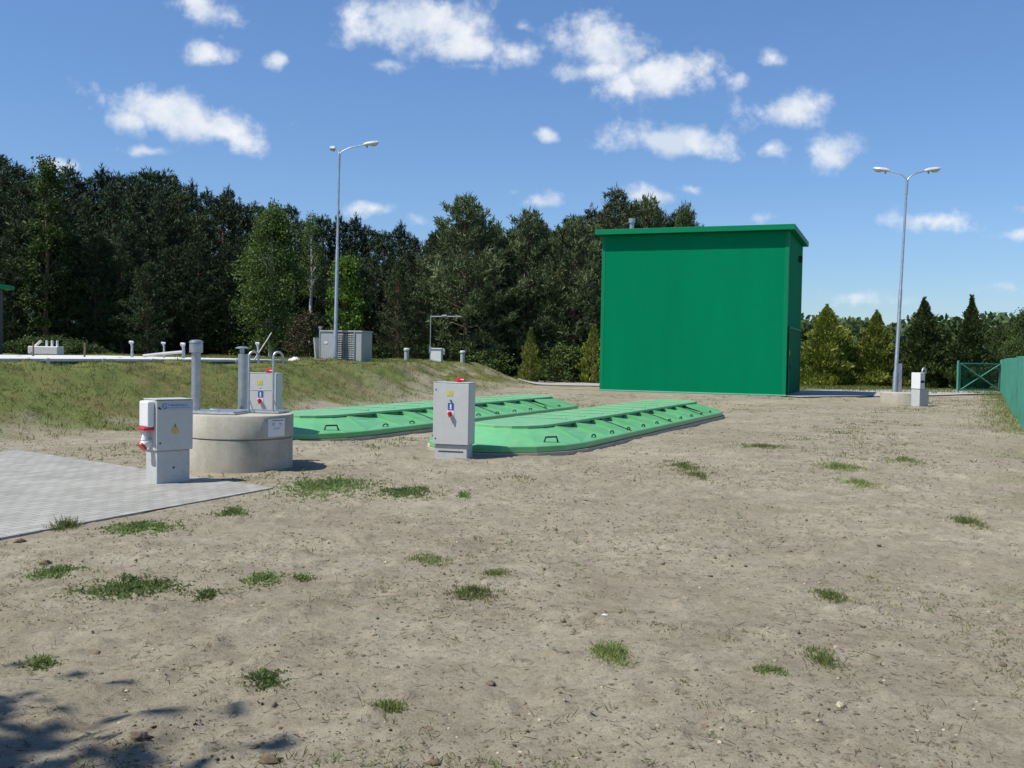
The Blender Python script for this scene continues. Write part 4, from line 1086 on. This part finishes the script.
# scattered sprigs over the yard
def yard(n, ymax=45, p=1.9, ymin=2.6):
    y = ymin+(ymax-ymin)*rng.random(n)**p; x = (rng.random(n)*2-1)*(.60*y+.5)
    ok = (foot_dist(x, y) < -.1) & ~in_pave(x, y, .05)
    # not under the tank covers
    s = UX*x+UY*y; t = UY*x-UX*y
    for sh in (0, -4.15): ok &= ~((s > 13.0) & (s < 28.4) & (np.abs(t+6.78-sh) < 1.4))
    ok &= ~(((x-wx)**2+(y-wy)**2) < .8**2)
    return x[ok], y[ok]
x, y = yard(22000); k = rng.random(len(x)) < sstep(.50, .66, fbm(x*1.1, y*1.1, 4, 61))*.8+.035; x, y = x[k], y[k]
V, Fc = blades(np.stack([x, y, Hd(x, y)-.004], 1), 6, rng.uniform(.012, .045, len(x)), .0045, .02, 1.0)
x, y = yard(12000, 45, 1.0, 12); k = rng.random(len(x)) < sstep(.52, .66, fbm(x*.55, y*.28, 4, 66))*.9+.03; x, y = x[k], y[k]
V2, F2 = blades(np.stack([x, y, Hd(x, y)-.004], 1), 6, rng.uniform(.025, .075, len(x)), .013, .06, 1.0)
Fc = np.concatenate([Fc, F2+len(V)]); V = np.concatenate([V, V2])
tag(npmesh('grass_sprigs', V, Fc, MT['tuft']), 'tiny green sprigs thinly scattered over the bare soil', 'grass', kind='stuff')
x, y = yard(11000); k = rng.random(len(x)) < .25+.5*fbm(x*.8, y*.8, 3, 63); x, y = x[k], y[k]
V, Fc = blades(np.stack([x, y, Hd(x, y)+.003], 1), 2, rng.uniform(.02, .07, len(x)), .0035, .02, 3.0)
tag(npmesh('plant_litter', V, Fc, MT['litter']), 'dark dead stalks and roots lying on the bare soil', 'plant litter', kind='stuff')
# clods / pebbles
ICO_V = []
t_ = (1+5**.5)/2
for a, b in ((-1, t_), (1, t_), (-1, -t_), (1, -t_)): ICO_V += [(a, b, 0)]
for a, b in ((-1, t_), (1, t_), (-1, -t_), (1, -t_)): ICO_V += [(0, a, b)]
for a, b in ((-1, t_), (1, t_), (-1, -t_), (1, -t_)): ICO_V += [(b, 0, a)]
ICO_V = np.array(ICO_V)/math.sqrt(1+t_*t_)
ICO_F = np.array([(0,11,5),(0,5,1),(0,1,7),(0,7,10),(0,10,11),(1,5,9),(5,11,4),(11,10,2),(10,7,6),(7,1,8),(3,9,4),(3,4,2),(3,2,6),(3,6,8),(3,8,9),(4,9,5),(2,4,11),(6,2,10),(8,6,7),(9,8,1)])
def rocks(x, y, size, flat=.6, sub=1):
    v0, f0 = ICO_V, ICO_F
    for _ in range(sub):
        vs = list(map(tuple, v0)); cache = {}; nf = []
        def mid(a, b):
            k_ = (min(a, b), max(a, b))
            if k_ not in cache:
                p = (np.array(vs[a])+np.array(vs[b])); p /= np.linalg.norm(p); vs.append(tuple(p)); cache[k_] = len(vs)-1
            return cache[k_]
        for a, b, c in f0:
            ab, bc, ca = mid(a, b), mid(b, c), mid(c, a); nf += [(a, ab, ca), (b, bc, ab), (c, ca, bc), (ab, bc, ca)]
        v0 = np.array(vs); f0 = np.array(nf)
    n = len(x); m_ = len(v0)
    V = v0[None]*(1+rng.normal(size=(n, m_, 1))*.24)*size[:, None, None]*rng.uniform(.7, 1.3, (n, 1, 3))*np.array([1, 1, flat])
    V = V+np.stack([x, y, Hd(x, y)+size*.12], 1)[:, None, :]
    Fc = f0[None]+np.arange(n)[:, None, None]*m_
    return V.reshape(-1, 3), Fc.reshape(-1, 3)
x, y = yard(42000, 34, 1.4); dn = fbm(x*.8, y*.8, 3, 71); k = rng.random(len(x)) < .15+1.1*sstep(.42, .68, dn); x, y = x[k], y[k]
sz = .0022+.006*rng.random(len(x))**3.2+.016*(rng.random(len(x)) > .988)*rng.random(len(x))+y*.00032
V, Fc = rocks(x, y, sz); tag(npmesh('soil_clods', V, Fc, MT['clod']), 'small brown crumbs of soil strewn over the yard', 'soil clods', kind='stuff')
x, y = yard(1300, 22, 1.4); sz = .003+.006*rng.random(len(x))**3+y*.0002
V, Fc = rocks(x, y, sz, .7); tag(npmesh('pebbles', V, Fc, MT['pebble']), 'small pale pebbles strewn over the yard', 'pebbles', kind='stuff')
def single_rock(name, px, py, size, mat, label, cat):
    x, y = at(px, py); z = hzd(x, y); x, y = at(px, py, z)
    V, Fc = rocks(np.array([0.]), np.array([0.]), np.array([size]), .62, 2)
    V = V - np.array([0, 0, float(Hd(np.array([0.]), np.array([0.]))[0])])
    o = npmesh(name, V, Fc, mat, smooth=False); o.location = (x, y, hzd(x, y)); o.rotation_euler = (0, 0, random.random()*6)
    tag(o, label, cat)
single_rock('stone', 491, 685, .024, MT['clod'], 'dark brown stone lying alone in the middle foreground', 'stone')
single_rock('stone', 841, 706, .022, MT['pebble'], 'largest pale pinkish stone in the right foreground', 'stone')
single_rock('stone', 605, 615, .012, MT['white'], 'small white stone in the middle of the yard above the tuft', 'stone')
single_rock('stone', 836, 648, .014, MT['pebble'], 'pale stone above the largest pale stone', 'stone')
single_rock('soil_clod', 140, 738, .026, MT['clod'], 'brown clod lying inside the tree shadow', 'clod')
single_rock('soil_clod', 270, 762, .034, MT['clod'], 'large brown clod at the bottom edge right of the tree shadow', 'clod')
single_rock('soil_clod', 45, 564, .030, MT['clod'], 'dark clod left of the grass tuft near the paving', 'clod')
single_rock('soil_clod', 20, 542, .035, MT['clod'], 'dark flat clod at the near corner of the paving', 'clod')
single_rock('soil_clod', 255, 748, .016, MT['clod'], 'small round clod just above the large bottom edge clod', 'clod')
# weed patches
def weed(px, py, w, dpt, n, hgt, mat, label, style='leaf'):
    x0, y0 = at(px, py); W = w/F*y0/2*1.15; Dp = dpt/F*y0*y0/CAMZ/2*1.2; n = int(n*.85)
    r1 = np.minimum(np.abs(rng.normal(size=n))*.55, 1.15); a = rng.random(n)*6.28318
    x = W*r1*np.cos(a); y = Dp*r1*np.sin(a)
    lump = fbm((x+x0)*9, (y+y0)*9, 2, 99); k = rng.random(n) < sstep(.38, .62, lump)+.42; x, y, r1 = x[k], y[k], r1[k]; n = len(x)
    z = Hd(x+x0, y+y0)-hzd(x0, y0)
    P = np.stack([x, y, z-.002], 1); hh = hgt*np.maximum(.35, 1.15-.7*r1)*rng.uniform(.5, 1.2, n)
    if style == 'leaf': V, Fc = blades(P, 4, hh, .007+.0006*y0, .018, 1.2)
    else: V, Fc = blades(P, 4, hh, .003+.0004*y0, .02, .75)
    o = npmesh('weed_patch' if style == 'leaf' else 'grass_tuft', V, Fc, MT[mat]); o.location = (x0, y0, hzd(x0, y0))
    tag(o, label, 'weeds' if style == 'leaf' else 'grass tuft', 'green patches on the bare soil')
weed(330, 486, 95, 22, 1400, .07, 'weed', 'largest leafy weed patch, right of the concrete well')
weed(405, 494, 66, 12, 700, .06, 'weed', 'leafy weed patch below the middle grey cabinet')
weed(142, 528, 80, 16, 900, .045, 'weed', 'flat leafy weed patch just below the paving edge')
weed(128, 592, 105, 20, 1400, .045, 'weed', 'wide leafy weed patch in the left foreground')
weed(57, 575, 48, 14, 500, .045, 'weed', 'small weed patch next to the dark clod at the left')
weed(262, 583, 40, 16, 420, .045, 'weed', 'compact weed patch right of the wide leafy patch')
weed(300, 580, 30, 10, 160, .03, 'weed', 'thin weed patch just right of the compact one')
weed(208, 598, 28, 12, 140, .04, 'weed', 'tiny dark weed between the wide and compact patches')
weed(40, 664, 34, 12, 260, .035, 'weed', 'small weed patch above the tree shadow at the left')
weed(265, 684, 42, 22, 330, .035, 'weed', 'weed rosette right of the tree shadow')
weed(473, 597, 58, 18, 650, .035, 'tuft', 'low grassy patch in the centre foreground', 'blade')
weed(612, 659, 38, 20, 620, .05, 'tuft', 'dense dark grass tuft in the centre right foreground', 'blade')
weed(823, 664, 30, 22, 260, .05, 'tuft', 'sparse light grass tuft in the right foreground', 'blade')
weed(770, 676, 30, 14, 200, .03, 'tuft', 'faint grass patch left of the sparse light tuft', 'blade')
weed(830, 600, 30, 16, 320, .05, 'tuft', 'bushy grass tuft in the right middle ground', 'blade')
weed(967, 526, 24, 12, 220, .09, 'tuft', 'grass tuft near the fence at the right', 'blade')
weed(66, 527, 26, 8, 160, .10, 'tuft', 'upright dry grass tuft on the paving edge', 'blade')
weed(232, 512, 30, 10, 240, .05, 'weed', 'small weed patch below the paving tip')
weed(388, 709, 40, 14, 220, .035, 'tuft', 'faint grassy patch at the bottom centre', 'blade')
weed(430, 560, 60, 10, 320, .03, 'tuft', 'thin grassy streak above the centre patch', 'blade')
weed(495, 577, 34, 8, 170, .03, 'tuft', 'thin grassy wisp right above the centre patch', 'blade')
weed(465, 497, 14, 7, 60, .06, 'weed', 'tiny weed right of the patch below the cabinet')
weed(684, 468, 46, 16, 450, .07, 'tuft', 'grassy patch right of the nearer tank cover', 'blade')
weed(840, 468, 60, 10, 420, .07, 'tuft', 'long grassy patch in the middle of the yard', 'blade')
weed(760, 448, 60, 8, 320, .07, 'tuft', 'thin grassy patch beyond the tank cover tip', 'blade')
weed(858, 487, 34, 12, 260, .07, 'tuft', 'grassy patch just below the long one', 'blade')
weed(905, 462, 44, 10, 260, .07, 'tuft', 'grassy patch between the long one and the fence', 'blade')
weed(700, 478, 14, 10, 120, .08, 'tuft', 'small upright tuft beside the patch by the tank cover', 'blade')

# ------------------------------------------------------------------ sky, clouds, sun
EL = R(57); SHX, SHY = .90, .436     # direction in which shadows run
sdir = Vector((-SHX*math.cos(EL), -SHY*math.cos(EL), math.sin(EL)))
w_ = bpy.data.worlds.new('World'); scn.world = w_; w_.use_nodes = True
nt = w_.node_tree; N = nt.nodes; L = nt.links
for n_ in list(N): N.remove(n_)
out = N.new('ShaderNodeOutputWorld'); bg = N.new('ShaderNodeBackground'); bgc = N.new('ShaderNodeBackground'); mx = N.new('ShaderNodeMixShader')
skyt = N.new('ShaderNodeTexSky'); skyt.sky_type = 'NISHITA'; skyt.sun_disc = False
skyt.sun_elevation = EL; skyt.sun_rotation = math.atan2(sdir.x, sdir.y)
skyt.air_density = 1.0; skyt.dust_density = .15; skyt.ozone_density = 2.2; skyt.altitude = 300
spz = N.new('ShaderNodeSeparateXYZ'); tcz = N.new('ShaderNodeTexCoord'); L.new(tcz.outputs['Generated'], spz.inputs[0])
hr = ramp(N, [(0.0, (.46, .55, .69)), (.12, (.54, .66, .82)), (.35, (.60, .76, .94)), (.7, (.56, .68, .84))]); L.new(spz.outputs['Z'], hr.inputs[0])
tint = mixc(N, L, 1.0, skyt.outputs[0], hr.outputs[0], 'MULTIPLY'); L.new(tint, bg.inputs[0]); bg.inputs[1].default_value = .12
tc = N.new('ShaderNodeTexCoord'); sp = N.new('ShaderNodeSeparateXYZ'); L.new(tc.outputs['Generated'], sp.inputs[0])
def mth(op, a, b=None, c=None):
    m = N.new('ShaderNodeMath'); m.operation = op
    for i, v in enumerate((a, b, c)):
        if v is None: continue
        if hasattr(v, 'is_output'): L.new(v, m.inputs[i])
        else: m.inputs[i].default_value = v
    return m.outputs[0]
ysafe = mth('MAXIMUM', sp.outputs['Y'], .05)
gxn = mth('DIVIDE', sp.outputs['X'], ysafe); gyn = mth('DIVIDE', sp.outputs['Z'], ysafe)
cb = N.new('ShaderNodeCombineXYZ'); L.new(gxn, cb.inputs[0]); L.new(gyn, cb.inputs[1])
nw = noise(N, L, cb.outputs[0], 26, 7, .62)
nb = noise(N, L, cb.outputs[0], 9, 4, .5)
wv = N.new('ShaderNodeVectorMath'); wv.operation = 'MULTIPLY_ADD'; L.new(nb.outputs['Color'], wv.inputs[0]); wv.inputs[1].default_value = (.05, .034, 0); 
wv2 = N.new('ShaderNodeVectorMath'); wv2.operation = 'ADD'; L.new(cb.outputs[0], wv2.inputs[0]); wv2.inputs[1].default_value = (-.025, -.017, 0); L.new(wv2.outputs[0], wv.inputs[2])
clouds = [(170, 112, 80, 22, -9, 1), (232, 128, 56, 20, -14, 1), (145, 148, 26, 6, 0, .8), (128, 118, 28, 14, -15, .9), (205, 12, 36, 16, -6, .8), (207, 51, 26, 11, 0, .95), (277, 57, 12, 9, 0, .85),
          (425, 22, 82, 30, 0, 1), (470, 45, 62, 20, -8, .95), (385, 62, 26, 6, 0, .4), (472, 70, 26, 7, 0, .5), (518, 22, 16, 7, 0, .6), (380, 8, 40, 14, 0, .8),
          (602, 44, 48, 30, 0, 1), (590, 68, 42, 12, 5, .9), (665, 75, 58, 22, 12, .95), (625, 85, 34, 16, 0, .8), (768, 58, 15, 9, -20, .6), (735, 78, 12, 6, 0, .4),
          (665, 138, 68, 16, 0, .95), (790, 111, 58, 17, 4, .6), (775, 149, 18, 9, 0, .8), (826, 155, 31, 19, 18, .85), (544, 135, 9, 7, 0, .7), (546, 200, 18, 9, 0, .8),
          (645, 198, 28, 9, -6, .7), (367, 212, 22, 7, 0, .75), (414, 222, 18, 6, 0, .5), (765, 218, 24, 7, 0, .6), (930, 224, 42, 9, 0, .6), (1012, 236, 22, 8, 12, .65), (1002, 291, 24, 6, 0, .4), (860, 296, 34, 5, 0, .25), (690, 188, 18, 5, 0, .45), (515, 190, 10, 5, 0, .5), (58, 168, 26, 8, 0, .6), (510, 138, 14, 5, 0, .2), (1018, 205, 14, 5, 0, .3)]
acc = None; 
for (cx_, cy_, hw, hh, rot, st) in clouds:
    d = ray(cx_, cy_); mp = N.new('ShaderNodeMapping'); mp.vector_type = 'TEXTURE'
    mp.inputs['Location'].default_value = (d.x/d.y, d.z/d.y, 0); mp.inputs['Rotation'].default_value = (0, 0, R(rot)-ROLL)
    mp.inputs['Scale'].default_value = (hw/F*1.25, hh/F*1.35, 1); L.new(wv.outputs[0], mp.inputs[0])
    ln = N.new('ShaderNodeVectorMath'); ln.operation = 'LENGTH'; L.new(mp.outputs[0], ln.inputs[0])
    v = mth('MULTIPLY_ADD', ln.outputs['Value'], -st, st)
    acc = v if acc is None else mth('MAXIMUM', acc, v)
# density = blob + fractal detail
dn = mth('MULTIPLY_ADD', nw.outputs['Fac'], 2.0, -1.03)
den = mth('ADD', acc, dn)
mr = N.new('ShaderNodeMapRange'); mr.interpolation_type = 'SMOOTHSTEP'; mr.inputs['From Min'].default_value = 0.0; mr.inputs['From Max'].default_value = .82
mr.inputs['To Max'].default_value = .93; L.new(den, mr.inputs[0])
pos = mth('GREATER_THAN', sp.outputs['Y'], .06)
alpha = mth('MULTIPLY', mr.outputs[0], pos)
nsh = noise(N, L, cb.outputs[0], 16, 5, .6)
rc = ramp(N, [(.38, (.66, .74, .86)), (.60, (.93, .95, .97))]); L.new(nsh.outputs['Fac'], rc.inputs[0])
L.new(rc.outputs[0], bgc.inputs[0]); bgc.inputs[1].default_value = .80
L.new(alpha, mx.inputs[0]); L.new(bg.outputs[0], mx.inputs[1]); L.new(bgc.outputs[0], mx.inputs[2]); L.new(mx.outputs[0], out.inputs[0])

sl = bpy.data.lights.new('sun', 'SUN'); sl.energy = 4.3; sl.angle = R(.5); sl.color = (1, .95, .86)
so = bpy.data.objects.new('sun', sl); COL.objects.link(so); so.rotation_euler = sdir.to_track_quat('Z', 'Y').to_euler(); so.location = (0, -5, 20)

# ------------------------------------------------------------------ render
scn.render.engine = 'CYCLES'
vs = scn.view_settings; vs.view_transform = 'Standard'; vs.look = 'None'; vs.gamma = 1; vs.use_curve_mapping = False; vs.exposure = 0.35
scn.render.resolution_x = 1024; scn.render.resolution_y = 768
